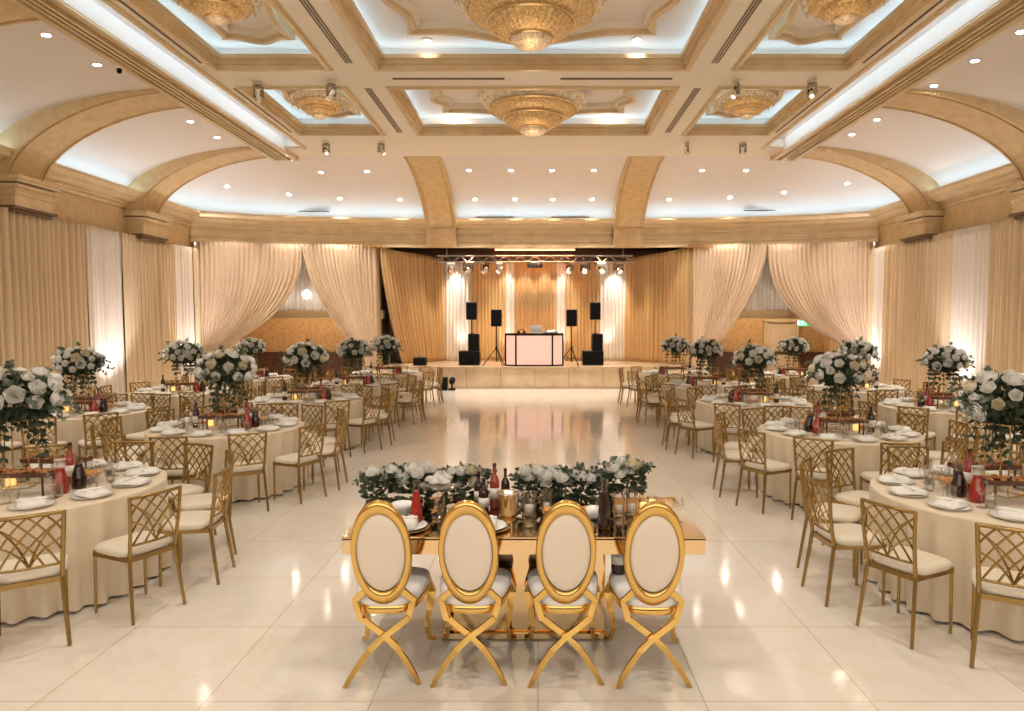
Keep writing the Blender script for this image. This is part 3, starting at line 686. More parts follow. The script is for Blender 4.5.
MB().tube([(.09 * cos(a), .0, .04 + .09 * sin(a)) for a in [pi * k / 10 for k in range(11)]], .012, 6).build('band', 'black', t)
for s_ in (-1, 1): MB().lathe([(.04, 0), (.045, .04), (.03, .07)], 12, (s_ * .09, 0, 0)).build('ear_cup', 'black', t)

def speaker(loc, w_, d_, h_, label, group, name='loudspeaker'):
    t = thing(name, label, 'loudspeaker', loc, 0, group)
    MB().box((0, 0, h_ / 2), (w_, d_, h_), bevel=.015).build('cabinet', 'black', t)
    MB().box((0, -d_ / 2 - .004, h_ * .5), (w_ * .88, .012, h_ * .92), bevel=.004).build('grille', 'black_speaker', t)
    MB().box((w_ / 2 + .005, 0, h_ * .6), (.02, .16, .04)).build('handle', 'black', t)
    return t
def tripod(loc, h_, label):
    t = thing('speaker_stand', label, 'speaker stand', loc, 0, 'tripod speaker stands on the stage')
    MB().tube([(0, 0, .12), (0, 0, h_)], .02, 8).build('pole', 'black', t)
    MB().lathe([(.03, .5), (.035, .52), (.035, .6), (.03, .62)], 12).build('collar', 'black', t)
    for k in range(3):
        a = -pi / 2 + 2 * pi * k / 3 + .5
        l = MB().tube([(0, 0, .58), (.42 * cos(a), .42 * sin(a), .02)], .014, 6).build('leg', 'black', t)
        MB().lathe([(.002, 0), (.022, 0), (.022, .03), (.002, .035)], 8, (.42 * cos(a), .42 * sin(a), 0)).build('rubber_foot', 'black', l)
    for k in range(3):
        a = -pi / 2 + 2 * pi * k / 3 + .5; MB().tube([(0, 0, .2), (.22 * cos(a), .22 * sin(a), .30)], .009, 5).build('brace', 'black', t)
    return t
def sx(x, y): return (x - VPX) / F * y
for sgn, side, xa, xb in ((-1, 'left', 496.5, 471.8), (1, 'right', 571.5, 595)):
    Y = 21.55; X = sx(xa, Y)
    tripod((X, Y, SH), 1.24, f'black tripod speaker stand {side} of the booth')
    speaker((X, Y, SH + 1.24), .33, .3, .53, f'black loudspeaker on the tripod stand {side} of the booth', 'loudspeakers on poles')
    Y = 21.9; X = sx(xb, Y); Xs = sx(472 if sgn < 0 else 595, Y)
    gs = f'subwoofer stack on the {side}'
    speaker((sx(470 if sgn < 0 else 593, Y) - .14 * 0 - .13, Y, SH), .42, .45, .46, f'black subwoofer at the outer bottom of the {side} stack' if sgn < 0 else 'black subwoofer at the inner bottom of the right stack', gs, 'subwoofer')
    speaker((sx(470 if sgn < 0 else 593, Y) + .20, Y - .02, SH), .24, .45, .46, f'slim black bass cabinet beside the {side} subwoofer', gs, 'bass_cabinet')
    speaker((sx(470 if sgn < 0 else 593, Y) + .13, Y, SH + .461), .34, .42, .54, f'black bass cabinet standing on the {side} stack', gs, 'bass_cabinet')
    t = thing('speaker_pole', f'black pole rising from the {side} subwoofer stack', 'speaker pole', (X, Y, SH + 1.001), 0, 'poles of the stacks'); MB().tube([(0, 0, 0), (0, 0, .45)], .018, 8).build('pole', 'black', t); MB().lathe([(.002, 0), (.06, 0), (.06, .02), (.002, .02)], 12).build('foot_plate', 'black', t)
    speaker((X, Y, SH + 1.452), .33, .3, .56, f'highest black loudspeaker above the {side} subwoofer stack', 'loudspeakers on poles')
t = thing('equipment_case', 'low black case on the stage beside the left flank drape', 'case', (sx(420, 21.7), 21.7, SH))
MB().box((0, 0, .13), (.40, .3, .26), bevel=.02).build('body', 'black', t); MB().tube([(-.08, 0, .26), (-.08, 0, .30), (.08, 0, .30), (.08, 0, .26)], .01, 6).build('handle', 'chrome', t)
t = thing('floor_effect_light', 'black effect light standing on the floor before the stage', 'stage light', (sx(447, 20.5), 20.5, 0), 0)
MB().box((-.12, 0, .2), (.26, .3, .4), bevel=.02).build('housing', 'black', t)
MB().box((.14, 0, .03), (.2, .2, .06)).box((.14, -.08, .14), (.03, .03, .2)).box((.14, .08, .14), (.03, .03, .2)).build('yoke', 'black', t)
o = MB().lathe([(.05, -.12), (.09, -.08), (.09, .08), (.07, .12)], 12).build('head', 'black_speaker', t); o.location = (.15, 0, .28); o.rotation_euler = (.9, .4, 0)

# ------------------------------------------------------------------ banquet chair
def make_chair():
    t = thing('banquet_chair', 'x', 'chair')
    def post(s, z):     # x,y of a rear post at height z
        if z < .44: k = z / .44; return (s * (.192 - .026 * k), -.25 + .06 * k)
        k = (z - .44) / .425; return (s * (.166 + .02 * k), -.19 - .05 * k - .01 * sin(k * pi))
    for s_ in (-1, 1):
        MB().tube([(s_ * .18, .175, .42), (s_ * .183, .18, 0)], [.013, .011], 6).build('leg', 'gold_chair', t)
    for s_ in (-1, 1):
        MB().tube([(*post(s_, z), z) for z in (.44, .3, .15, 0)], [.014, .014, .013, .012], 6).build('leg', 'gold_chair', t)
    mb = MB()
    for s_ in (-1, 1): mb.tube([(*post(s_, z), z) for z in (.44, .55, .66, .77, .87)], .0135, 6)
    def bp_(u, wv):
        z = .53 + .332 * wv; x, y = post(1, z); return (x * u, y - .025 * (1 - u * u) * .8, z)
    mb.tube([bp_(-1 + 2 * k / 8, 1.0) for k in range(9)], .0125, 6); mb.tube([bp_(-1 + 2 * k / 8, 0) for k in range(9)], .009, 5)
    mb.build('back_frame', 'gold_chair', t)
    mb = MB()
    arcs = [((-1, .62), (-.75, .86), (-.45, 1)), ((-1, .22), (-.55, .72), (.05, 1)), ((-.9, 0), (-.35, .55), (.55, 1)), ((-.45, 0), (.0, .5), (1, .9)), ((0, 0), (.35, .38), (1, .52)), ((-1, .9), (-.3, .62), (.0, 0))]
    for P in arcs:
        for sg in (1, -1):
            pts = []
            for k in range(8):
                q = k / 7; u = (1 - q) ** 2 * P[0][0] + 2 * q * (1 - q) * P[1][0] + q * q * P[2][0]; wv = (1 - q) ** 2 * P[0][1] + 2 * q * (1 - q) * P[1][1] + q * q * P[2][1]
                pts.append(bp_(u * sg, wv))
            mb.tube(pts, .0068, 4, caps=False)
    mb.build('back_lattice', 'gold_chair', t)
    mb = MB(); mb.box((0, .185, .425), (.37, .02, .035)); mb.box((0, -.185, .425), (.325, .02, .035))
    for s_ in (-1, 1): mb.box((s_ * .171, 0, .425), (.02, .37, .035), -s_ * .055)
    mb.build('seat_frame', 'gold_chair', t)
    def outline(hw, hf, hb, n=28):
        q = []
        for k in range(n):
            a = 2 * pi * k / n; c, s_ = cos(a), sin(a); e = .45
            q.append((hw * (1 + .09 * s_) * math.copysign(abs(c) ** e, c), (hf if s_ > 0 else hb) * math.copysign(abs(s_) ** e, s_)))
        return q
    rr = []
    for ins, z in ((.01, .44), (0, .455), (0, .475), (.015, .492), (.06, .502), (.13, .506)):
        rr.append([(x, y, z) for x, y in outline(.2 - ins, .2 - ins, .185 - ins)])
    MB().rings(rr).build('seat', 'seat_ivory', t)
    return t
CH = make_chair()

# ------------------------------------------------------------------ tableware prototypes
def lathe_part(prof, m, name, t, n=20, **k): return MB().lathe(prof, n, **k).build(name, m, t)
PROTO = {}
def proto(name, cat): t = thing(name, 'x', cat); PROTO[name] = t; return t
t = proto('dinner_plate', 'plate')
lathe_part([(.002, .004), (.08, .002), (.085, 0), (.09, .004), (.135, .018), (.136, .021), (.09, .009), (.002, .008)], 'china', 'plate_body', t, 28)
lathe_part([(.1355, .0195), (.138, .0205), (.1355, .0215)], 'gold_thin', 'gold_rim', t, 28, caps=False)
t = proto('charger_stack', 'plate')
lathe_part([(.002, 0), (.12, 0), (.155, .012), (.155, .015), (.12, .005), (.002, .005)], 'gold_thin', 'charger', t, 28)
lathe_part([(.002, .006), (.09, .006), (.13, .02), (.13, .023), (.09, .012), (.002, .012)], 'china', 'plate_body', t, 28)
t = proto('folded_napkin', 'napkin')
def napkin_mesh():
    rr = []; r = random.Random(3)
    for ins, z in ((.0, 0), (.0, .012), (.008, .022), (.02, .03), (.045, .036), (.075, .03)):
        rr.append([((.085 - ins) * math.copysign(abs(cos(a)) ** .5, cos(a)) + .004 * sin(5 * a + z * 90), (.125 - ins * 1.3) * math.copysign(abs(sin(a)) ** .5, sin(a)) + .004 * cos(4 * a + z * 80), z + (.004 * sin(3 * a) if z > .005 else 0)) for a in [2 * pi * k / 24 for k in range(24)]])
    return MB().rings(rr)
napkin_mesh().build('cloth', 'napkin', t); MB().box((0, 0, .036), (.175, .03, .012), bevel=.004).build('napkin_band', 'napkin', t)
t = proto('wine_glass', 'glass')
lathe_part([(.002, .002), (.034, 0), (.034, .003), (.006, .008), (.004, .02), (.004, .085), (.008, .09), (.03, .105), (.04, .135), (.038, .175), (.032, .20)], 'glass', 'goblet', t, 14, caps=False)
t = proto('tumbler', 'glass')
lathe_part([(.002, .003), (.03, .0), (.036, .1), (.034, .1), (.028, .008)], 'glass', 'cup', t, 14, caps=False)
lathe_part([(.002, .006), (.028, .006), (.0315, .05), (.002, .05)], 'glass', 'water', t, 12)
def bottle(name, m, h=.3, r=.038, label_m='paper', cat='bottle', cap='dark_glass'):
    t = proto(name, cat)
    lathe_part([(.002, 0), (r, 0), (r * 1.02, .01), (r, h * .6), (r * .8, h * .68), (r * .38, h * .76), (r * .34, h * .93), (r * .4, h * .94), (r * .4, h * .97)], m, 'bottle_body', t, 18)
    lathe_part([(r * .36, h * .93), (r * .41, h * .93), (r * .41, h), (.002, h)], cap, 'cap', t, 14)
    if label_m: lathe_part([(r * 1.025, h * .2), (r * 1.04, h * .2), (r * 1.04, h * .46), (r * 1.025, h * .46)], label_m, 'paper_label', t, 18)
bottle('wine_bottle', 'dark_glass', .31); bottle('rose_bottle', 'rose_wine', .33, .04); bottle('soda_bottle', 'dark_glass', .22, .03, None)
def decanter(name, m):
    t = proto(name, 'decanter')
    lathe_part([(.002, 0), (.05, 0), (.056, .03), (.052, .09), (.035, .15), (.026, .18), (.028, .19), (.002, .19)], m, 'juice', t, 18)
    lathe_part([(.0275, .185), (.028, .215), (.036, .245), (.035, .246), (.026, .215)], 'glass', 'glass_neck', t, 18, caps=False)
decanter('juice_decanter', 'red_juice'); decanter('cola_decanter', 'dark_glass')
t = proto('candle_holder', 'candle')
lathe_part([(.002, 0), (.045, 0), (.045, .11), (.042, .11), (.042, .006)], 'glass', 'glass_cup', t, 16, caps=False); lathe_part([(.002, .008), (.036, .008), (.036, .075), (.002, .078)], 'wax', 'candle', t, 14)
t = proto('menu_card', 'card')
MB().box((0, 0, .13), (.11, .004, .16)).build('card', 'paper', t); MB().box((0, 0, .02), (.06, .05, .04), bevel=.005).tube([(0, 0, .03), (0, 0, .07)], .004, 5).build('holder', 'gold_thin', t)
t = proto('serving_tray', 'serving tray')
MB().box((0, 0, .15), (.50, .17, .018), bevel=.004).box((0, .08, .165), (.50, .012, .02)).box((0, -.08, .165), (.50, .012, .02)).build('tray_board', 'wood_dark', t)
for s_ in (-1, 1): MB().tube([(s_ * .20, -.07, 0), (s_ * .20, -.07, .14), (s_ * .20, .07, .14), (s_ * .20, .07, 0)], .009, 6).build('leg', 'wood_dark', t)
def lumps(mb, n, lx, ly, z, r0, r1, seed):
    rn = random.Random(seed)
    for k in range(n):
        x, y, r = rn.uniform(-lx, lx), rn.uniform(-ly, ly), rn.uniform(r0, r1)
        mb.lathe([(.001, -r * .6), (r * .8, -r * .4), (r, 0), (r * .8, r * .5), (.001, r * .8)], 8, (x, y, z + r * .6 + rn.uniform(0, .008)), sx=rn.uniform(.8, 1.3))
    return mb
lumps(MB(), 40, .23, .062, .160, .014, .024, 1).build('pastries', 'food', t)['kind'] = 'stuff'
t = proto('fruit_bowl', 'bowl')
lathe_part([(.002, .004), (.05, 0), (.055, .02), (.10, .07), (.125, .085), (.12, .086), (.09, .066), (.05, .02), (.002, .018)], 'glass', 'glass_bowl', t, 22)
lumps(MB(), 26, .065, .065, .05, .018, .03, 2).build('fruit', 'fruit', t)['kind'] = 'stuff'
t = proto('salad_plate', 'serving plate')
lathe_part([(.002, .004), (.06, 0), (.11, .016), (.112, .019), (.06, .008), (.002, .008)], 'china', 'plate_body', t, 24); lumps(MB(), 18, .06, .06, .008, .014, .024, 5).build('salad', 'fruit', t)['kind'] = 'stuff'
t = proto('bread_basket', 'basket')
MB().lathe([(.002, 0), (.08, 0), (.10, .05), (.11, .10), (.10, .10), (.088, .05), (.002, .012)], 24, flute=(12, .02)).build('basket', 'wood_dark', t)
lumps(MB(), 14, .055, .055, .05, .02, .035, 4).build('bread', 'food', t)['kind'] = 'stuff'

# ------------------------------------------------------------------ flowers
def rose_mesh(m, seed):
    mb = MB(); rn = random.Random(seed)
    for li, (R, h, z0) in enumerate(((1.0, .55, -.25), (.82, .75, -.2), (.62, .85, -.1), (.40, .85, 0), (.2, .8, .1))):
        n = 15; ph = rn.random() * 6; rr = []
        for j in range(5):
            q = j / 4; ring = []
            for k in range(n):
                a = 2 * pi * k / n; lob = 1 + .10 * sin(5 * a + ph) * q
                r = R * (0.35 + .75 * sin(q * pi * .55)) * lob * (1 if q < .9 else .97); ring.append((r * cos(a + li), r * sin(a + li), z0 + h * q ** 1.3 + .07 * sin(5 * a + ph + 1) * q))
            rr.append(ring)
        mb.rings(rr, True, False, True)
    return mb.mesh('rose', m)
ROSES = [rose_mesh('petal', 1), rose_mesh('petal', 2), rose_mesh('petal_cream', 3), rose_mesh('petal', 4)]
def leaf(mb, p, d, up, L, wd):
    d = d.normalized(); s_ = d.cross(up); s_ = s_.normalized() if s_.length > .01 else Vector((1, 0, 0)); n = s_.cross(d)
    P = [p, p + d * L * .35 + s_ * wd * .5 + n * L * .06, p + d * L * .75 + s_ * wd * .38, p + d * L - n * L * .12, p + d * L * .75 - s_ * wd * .38, p + d * L * .35 - s_ * wd * .5 + n * L * .06, p + d * L * .5 - n * L * .02]
    mb.add(P, [(0, 1, 6), (1, 2, 6), (2, 3, 6), (3, 4, 6), (4, 5, 6), (5, 0, 6)], True)
def sph(rn):
    z = rn.uniform(-1, 1); a = rn.uniform(0, 2 * pi); r = sqrt(1 - z * z); return Vector((r * cos(a), r * sin(a), z))
def foliage_mesh(seed, R=.30, n=560, trail=20):
    rn = random.Random(seed); mb = MB()
    for _ in range(n):
        v = sph(rn); v.z = v.z * .8 + .05
        p = Vector((v.x * R * .9, v.y * R * .9, v.z * R * .62)) * rn.uniform(.55, 1.0); leaf(mb, p, v + sph(rn) * .7, sph(rn), rn.uniform(.05, .11), rn.uniform(.03, .055))
    for k in range(trail):
        a = 2 * pi * k / trail + rn.random(); ra = rn.uniform(.15, .62); p = Vector((R * ra * cos(a), R * ra * sin(a), -.08)); d = Vector((cos(a) * .3, sin(a) * .3, -1))
        pts = [p + d * (.05 * j) + Vector((0, 0, -.004 * j * j)) for j in range(rn.randint(3, 6))]
        mb.tube(pts, .003, 4, caps=False)
        for q in pts:
            for s_ in range(3): leaf(mb, q, Vector((rn.uniform(-1, 1), rn.uniform(-1, 1), -.6)), sph(rn), rn.uniform(.05, .08), .03)
    return mb.mesh('foliage', 'leaf')
def euc_mesh(seed, R=.30):
    rn = random.Random(seed); mb = MB()
    for k in range(16):
        v = sph(rn); v.z = abs(v.z) * .8 - .25; v.normalize(); p0 = v * R * .6; p0.z *= .7; pts = [p0 + v * (.045 * j) + Vector((0, 0, -.003 * j * j)) for j in range(6)]
        mb.tube(pts, .003, 4, caps=False)
        for q in pts:
            for s_ in range(3): leaf(mb, q, v * .4 + sph(rn), sph(rn), rn.uniform(.035, .055), .035)
    return mb.mesh('eucalyptus_sprigs', 'eucalyptus')
FOL = [foliage_mesh(s_) for s_ in (1, 2, 3)]; EUC = [euc_mesh(s_) for s_ in (4, 5, 6)]
def bouquet(x, y, label, seed, s=1.0, zb=.762):
    rn = random.Random(seed); t = thing('tall_floral_centerpiece', label, 'centerpiece', (x, y, zb), rn.random() * 6, 'tall white rose centerpieces')
    hz = .70
    st = MB()
    for dx in (-.09, .09):
        for dy in (-.09, .09): st.tube([(dx, dy, 0), (dx, dy, hz - .17)], .006, 6)
    for z in (.006, hz - .17):
        st.tube([(-.09, -.09, z), (.09, -.09, z)], .006, 6).tube([(.09, -.09, z), (.09, .09, z)], .006, 6).tube([(.09, .09, z), (-.09, .09, z)], .006, 6).tube([(-.09, .09, z), (-.09, -.09, z)], .006, 6)
    st.box((0, 0, hz - .165), (.2, .2, .01)); st.build('stand', 'gold_thin', t)
    i = rn.randint(0, 2); place(FOL[i], 'foliage', t, (0, 0, hz), (0, 0, rn.random() * 6), (s, s, s)); place(EUC[i], 'eucalyptus_sprigs', t, (0, 0, hz), (0, 0, rn.random() * 6), (s, s, s))['kind'] = 'stuff'
    pts = []; tries = 0
    while len(pts) < 30 and tries < 900:
        tries += 1; v = sph(rn)
        if v.z < -.35: continue
        if all((v - q).length > .42 for q in pts): pts.append(v)
    for k, v in enumerate(pts):
        R = .30 * s; r = rn.uniform(.042, .070) * s
        e = v.to_track_quat('Z', 'Y').to_euler()
        place(ROSES[rn.choice((0, 1, 3, 0, 1, 2))], 'rose', t, (v.x * R, v.y * R, hz + v.z * R * .68), e, (r, r, r))
    return t

# ------------------------------------------------------------------ round tables
RT = .90
def cloth_mb(seed):
    rn = random.Random(seed); mb = MB(); n = 216; rr = []; ph = rn.random() * 6; nf = rn.choice((27, 30, 33))
    rr.append([(.001 * cos(2 * pi * k / n), .001 * sin(2 * pi * k / n), .76) for k in range(n)])
    for r in (.4, .8): rr.append([(RT * r * cos(2 * pi * k / n), RT * r * sin(2 * pi * k / n), .76) for k in range(n)])
    for (r, z, am) in ((.985, .760, 0), (.998, .754, 0), (1.0, .742, .002), (1.005, .66, .018), (1.012, .5, .036), (1.018, .3, .049), (1.022, .12, .055), (1.024, .02, .057)):
        rr.append([((RT * r - am + am * (.75 * sin(nf * a + ph + .9 * sin(3 * a + ph)) + .35 * sin(7 * a + ph))) * cos(a), (RT * r - am + am * (.75 * sin(nf * a + ph + .9 * sin(3 * a + ph)) + .35 * sin(7 * a + ph))) * sin(a), z) for a in [2 * pi * k / n for k in range(n)]])
    return mb.rings(rr, True, False, True)
CLOTH = [cloth_mb(k).mesh('tablecloth', 'cloth') for k in range(3)]
top_me = MB().lathe([(.002, .735), (.87, .735), (.875, .745), (.875, .752), (.002, .752)], 48).mesh('tabletop', 'wood_dark')
leg_mb = MB().lathe([(.03, .735), (.03, .05), (.3, .03), (.3, 0), (.002, 0)], 16); leg_me = leg_mb.mesh('pedestal', 'wood_dark')
CLK = ['three', 'two', 'one', 'twelve', 'eleven', 'ten', 'nine', 'eight', 'seven', 'six', 'five', 'four']
def clock(a):   # a in degrees, 0 = to the right, 90 = to the stage
    return CLK[round(a / 30) % 12]
TABLES = [
    (-3.93, 5.30, 'nearest left table', 4, 3), (3.48, 5.05, 'nearest right table', 0, 3),
    (-3.84, 8.40, 'second left aisle table', 2, 3), (3.56, 8.05, 'second right aisle table', -2, 3),
    (-3.85, 11.35, 'third left aisle table', 5, 2), (3.48, 11.0, 'third right aisle table', -4, 2),
    (-3.80, 14.1, 'fourth left aisle table', 14, 1), (3.45, 14.0, 'fourth right aisle table', 15, 1),
    (-3.80, 17.0, 'left table nearest the stage', -3, 1), (3.42, 17.0, 'right table nearest the stage', 4, 1),
    (-6.60, 9.8, 'nearest left wall-side table', 14, 2), (6.20, 10.4, 'nearest right wall-side table', 15, 2),
    (-6.60, 12.7, 'middle left wall-side table', 3, 1), (6.22, 13.3, 'middle right wall-side table', -3, 1),
    (-6.60, 15.7, 'farthest left wall-side table', 13, 1), (6.20, 16.5, 'farthest right wall-side table', 14, 1)]
ZT = .7605; SEATS = []
for ti, (tx, ty, tn_, ph, det) in enumerate(TABLES):
    rn = random.Random(100 + ti)
    t = thing('round_table', f'round banquet table under the cloth, {tn_}', 'table', (tx, ty, 0), 0, 'round banquet tables')
    place(top_me, 'tabletop', t); place(leg_me, 'pedestal', t)
    c = place(CLOTH[ti % 3], 'tablecloth', None, (tx, ty, 0), (0, 0, rn.random() * 6)); tag(c, f'floor length champagne tablecloth on the {tn_}', 'tablecloth', 'champagne tablecloths')
    b_ = bouquet(tx - (.12 if ti == 0 else 0), ty, f'tall white rose centerpiece standing on the {tn_}', 200 + ti, 1.0 + .06 * rn.uniform(-1, 1), ZT)
    
    for k in range(12):
        a0 = ph + 30 * k; a = radians(a0 + rn.uniform(-2, 2)); cl = CLK[k]
        rr_ = 1.145 + rn.uniform(0, .03); cxy = Vector((tx + rr_ * cos(a), ty + rr_ * sin(a)))
        if not any(i_ != ti and (cxy - q).length < .56 for i_, q in SEATS):      # where two tables share a gap, one chair fits
          SEATS.append((ti, cxy))
          first_or_dup(CH, (tx + rr_ * cos(a), ty + rr_ * sin(a), 0), a + pi / 2 + radians(rn.uniform(-4, 4)), f'gold lattice-back chair at the {cl} o\'clock seat of the {tn_}', f'gold chairs around the {tn_}')
        if det == 1 and k % 2 and rn.random() < .4: continue
        pr = .715; aa = radians(a0)
        X, Y = tx + pr * cos(aa), ty + pr * sin(aa)
        pl = PROTO['dinner_plate']
        first_or_dup(pl, (X, Y, ZT), 0, f'white dinner plate at the {cl} o\'clock seat of the {tn_}', f'plates on the {tn_}')
        first_or_dup(PROTO['folded_napkin'], (X, Y, ZT + .0215), aa + pi / 2 + rn.uniform(-.3, .3), f'folded white napkin on the {cl} o\'clock plate of the {tn_}', f'napkins on the {tn_}')
        if det >= 2 or k % 3 == 0:
            g_ = radians(a0 + 12); gr = .53
            first_or_dup(PROTO['wine_glass'], (tx + gr * cos(g_), ty + gr * sin(g_), ZT), 0, f'clear wine glass at the {cl} o\'clock seat of the {tn_}', f'wine glasses on the {tn_}')
        if det == 3:
            g_ = radians(a0 - 13); gr = .50
            first_or_dup(PROTO['tumbler'], (tx + gr * cos(g_), ty + gr * sin(g_), ZT), 0, f'short water tumbler at the {cl} o\'clock seat of the {tn_}', f'tumblers on the {tn_}')
    # shared dishes in the middle
    def put(name, dx, dy, rz, lab, dz=0): first_or_dup(PROTO[name], (tx + dx, ty + dy, ZT + dz), rz, lab, None)
    sgn = 1 if tx < 0 else -1
    f_ = 1 if ti % 2 == 0 else -1
    put('serving_tray', .05 * f_, -.245, .12 * f_, f'dark wooden raised tray of pastries, camera side of the {tn_}')
    put('juice_decanter', .33 * f_, -.20, 0, f'red juice decanter beside the tray on the {tn_}')
    put('cola_decanter', .36 * f_, -.04, 0, f'dark drink decanter near the middle of the {tn_}')
    put('wine_bottle', -.34 * f_, -.10, rn.random() * 6, f'dark wine bottle with a paper label on the {tn_}')
    put('candle_holder', -.22 * f_, .02, 0, f'amber candle in a glass cup on the {tn_}')
    if det >= 2:
        put('serving_tray', -.03 * f_, .27, -.1 * f_, f'dark wooden raised tray of pastries, stage side of the {tn_}')
        put('fruit_bowl', .30 * f_, .15, 0, f'glass bowl of fruit on the {tn_}')
        put('salad_plate', -.33 * f_, .15, 0, f'small plate of salad on the {tn_}')
        put('rose_bottle', .20 * f_, .10, 0, f'rose wine bottle on the {tn_}')
    else:
        put('menu_card', .16 * f_, .22, .1, f'white menu card in a gold holder on the {tn_}')
        put('juice_decanter', -.24 * f_, .22, 0, f'red juice decanter on the stage side of the {tn_}')
    if ti < 4:
        put('menu_card', .16 * f_, .06, .2, f'white menu card in a gold holder on the {tn_}')

# ------------------------------------------------------------------ head table
HX0, HX1, HY0, HY1, HZ = -1.18, 1.01, 4.04, 4.98, .76
t = thing('mirrored_head_table', 'mirrored gold rectangular head table behind the four oval chairs', 'table', ((HX0 + HX1) / 2, (HY0 + HY1) / 2, 0))
MB().box((0, 0, HZ - .006), (HX1 - HX0, HY1 - HY0, .012), bevel=.003).build('tabletop', 'gold_mirror', t)
mb = MB(); w_, d_ = HX1 - HX0 - .01, HY1 - HY0 - .01
for s_ in (-1, 1): mb.box((0, s_ * (d_ / 2 - .01), HZ - .06), (w_, .02, .092)); mb.box((s_ * (w_ / 2 - .01), 0, HZ - .06), (.0199, d_ - .042, .092))
mb.build('apron', 'gold_mirror', t)
MB().box((0, 0, HZ - .016), (HX1 - HX0 - .004, HY1 - HY0 - .004, .006)).build('dark_edge', 'wood_dark', t)
MB().box((0, .02, .365), (1.04, .40, .63), bevel=.008).build('pedestal', 'gold_mirror', t)
MB().box((0, .02, .025), (1.06, .44, .05), bevel=.008).build('plinth', 'gold_mirror', t)
TX, TY = (HX0 + HX1) / 2, (HY0 + HY1) / 2

def make_oval():
    t = thing('oval_back_chair', 'x', 'chair')
    RX, RZ = .165, .312; zc = .757; lean = .20
    def bk_(x, z, dy=0): return (x, -.20 - (z - .47) * lean + dy, z)
    n = 48
    def el(rx, rz_, off=0): return [(rx * cos(2 * pi * k / n), zc + off + rz_ * sin(2 * pi * k / n)) for k in range(n)]
    outer, innr = el(RX, RZ), el(.137, .236, .000)
    midl = el((RX + .137) / 2, (RZ + .24) / 2, .003)
    rr = []
    for (pl, dy) in ((innr, -.012), (innr, -.022), (midl, -.027), (outer, -.022), (el(RX + .006, RZ + .006), 0), (outer, .020), (innr, .022), (innr, .012)): rr.append([bk_(x, z, dy) for x, z in pl])
    mb = MB(); mb.rings(rr, True, False, True); mb.build('back_frame', 'gold_bright', t)
    for s_, nm in ((-1, 'back_pad'), (1, 'front_pad')):
        rr = [[bk_(x, z, s_ * dy) for x, z in el(.137 * k, .236 * k, .005)] for k, dy in ((1, .006), (.995, .016), (.93, .026), (.75, .032), (.4, .035), (.01, .036))]
        MB().rings(rr, True, False, True).build(nm, 'pad_beige', t)
    # rear legs: shoulders, then crossing straps
    for s_ in (-1, 1):
        fr = MB()
        pts = [bk_(s_ * .095, .535), bk_(s_ * .13, .50), bk_(s_ * .166, .465), bk_(s_ * .160, .44), (s_ * .134, -.20, .35)]
        fr.strap(pts, [.034] * 5, .022, (0, 1, 0))
        fr.build('shoulder', 'gold_bright', t)
    for s_ in (-1, 1):
        P = [(s_ * .142, .365), (s_ * .07, .31), (s_ * 0, .262), (-s_ * .075, .195), (-s_ * .14, .11), (-s_ * .185, .04), (-s_ * .207, 0)]
        MB().strap([(x, -.20 - .012 * s_ - (0.35 - z) * .22, z) for x, z in P], [.034, .034, .034, .034, .032, .028, .024], .018, (0, 1, 0)).build('leg', 'gold_bright', t)
    for s_ in (-1, 1):
        P = [(s_ * .19, .20, .43), (s_ * .215, .235, .34), (s_ * .20, .235, .22), (s_ * .185, .22, .12), (s_ * .20, .24, .04), (s_ * .235, .275, .012)]
        MB().strap(P, [.05, .055, .04, .03, .026, .02], .03, (0, 1, 0)).build('leg', 'gold_bright', t)
    def outl(k, z, sc=1):
        q = []
        for j in range(32):
            a = 2 * pi * j / 32; c, s_ = cos(a), sin(a); x = math.copysign(abs(c) ** .6, c); y = math.copysign(abs(s_) ** .6, s_)
            q.append(((.20 + .035 * y) * x * k, .03 + .235 * y * k, z))
        return q
    MB().rings([outl(1.0, .385), outl(1.02, .40), outl(1.02, .42), outl(.99, .43)]).build('seat_rail', 'gold_bright', t)
    MB().rings([outl(.98, .425), outl(1.03, .44), outl(1.04, .465), outl(1.0, .487), outl(.9, .498), outl(.6, .505), outl(.2, .508)]).build('seat', 'seat_white', t)
    return t
ov = make_oval()
for i, x in enumerate((-.885, -.385, .155, .655)):
    first_or_dup(ov, (x, 4.03 + (-.02 if i == 3 else 0), 0), radians((1.5, -1, .5, -1.5)[i]), f'gold oval-back chair, {("leftmost", "second from left", "third from left", "rightmost")[i]} of the four at the head table', 'oval-back chairs at the head table')

def puth(name, x, y, lab, rz=0, scale=None): return first_or_dup(PROTO[name], (x, y, HZ + .001), rz, lab, None, scale)
def hx(pxx, y): return (pxx - VPX) / F * y
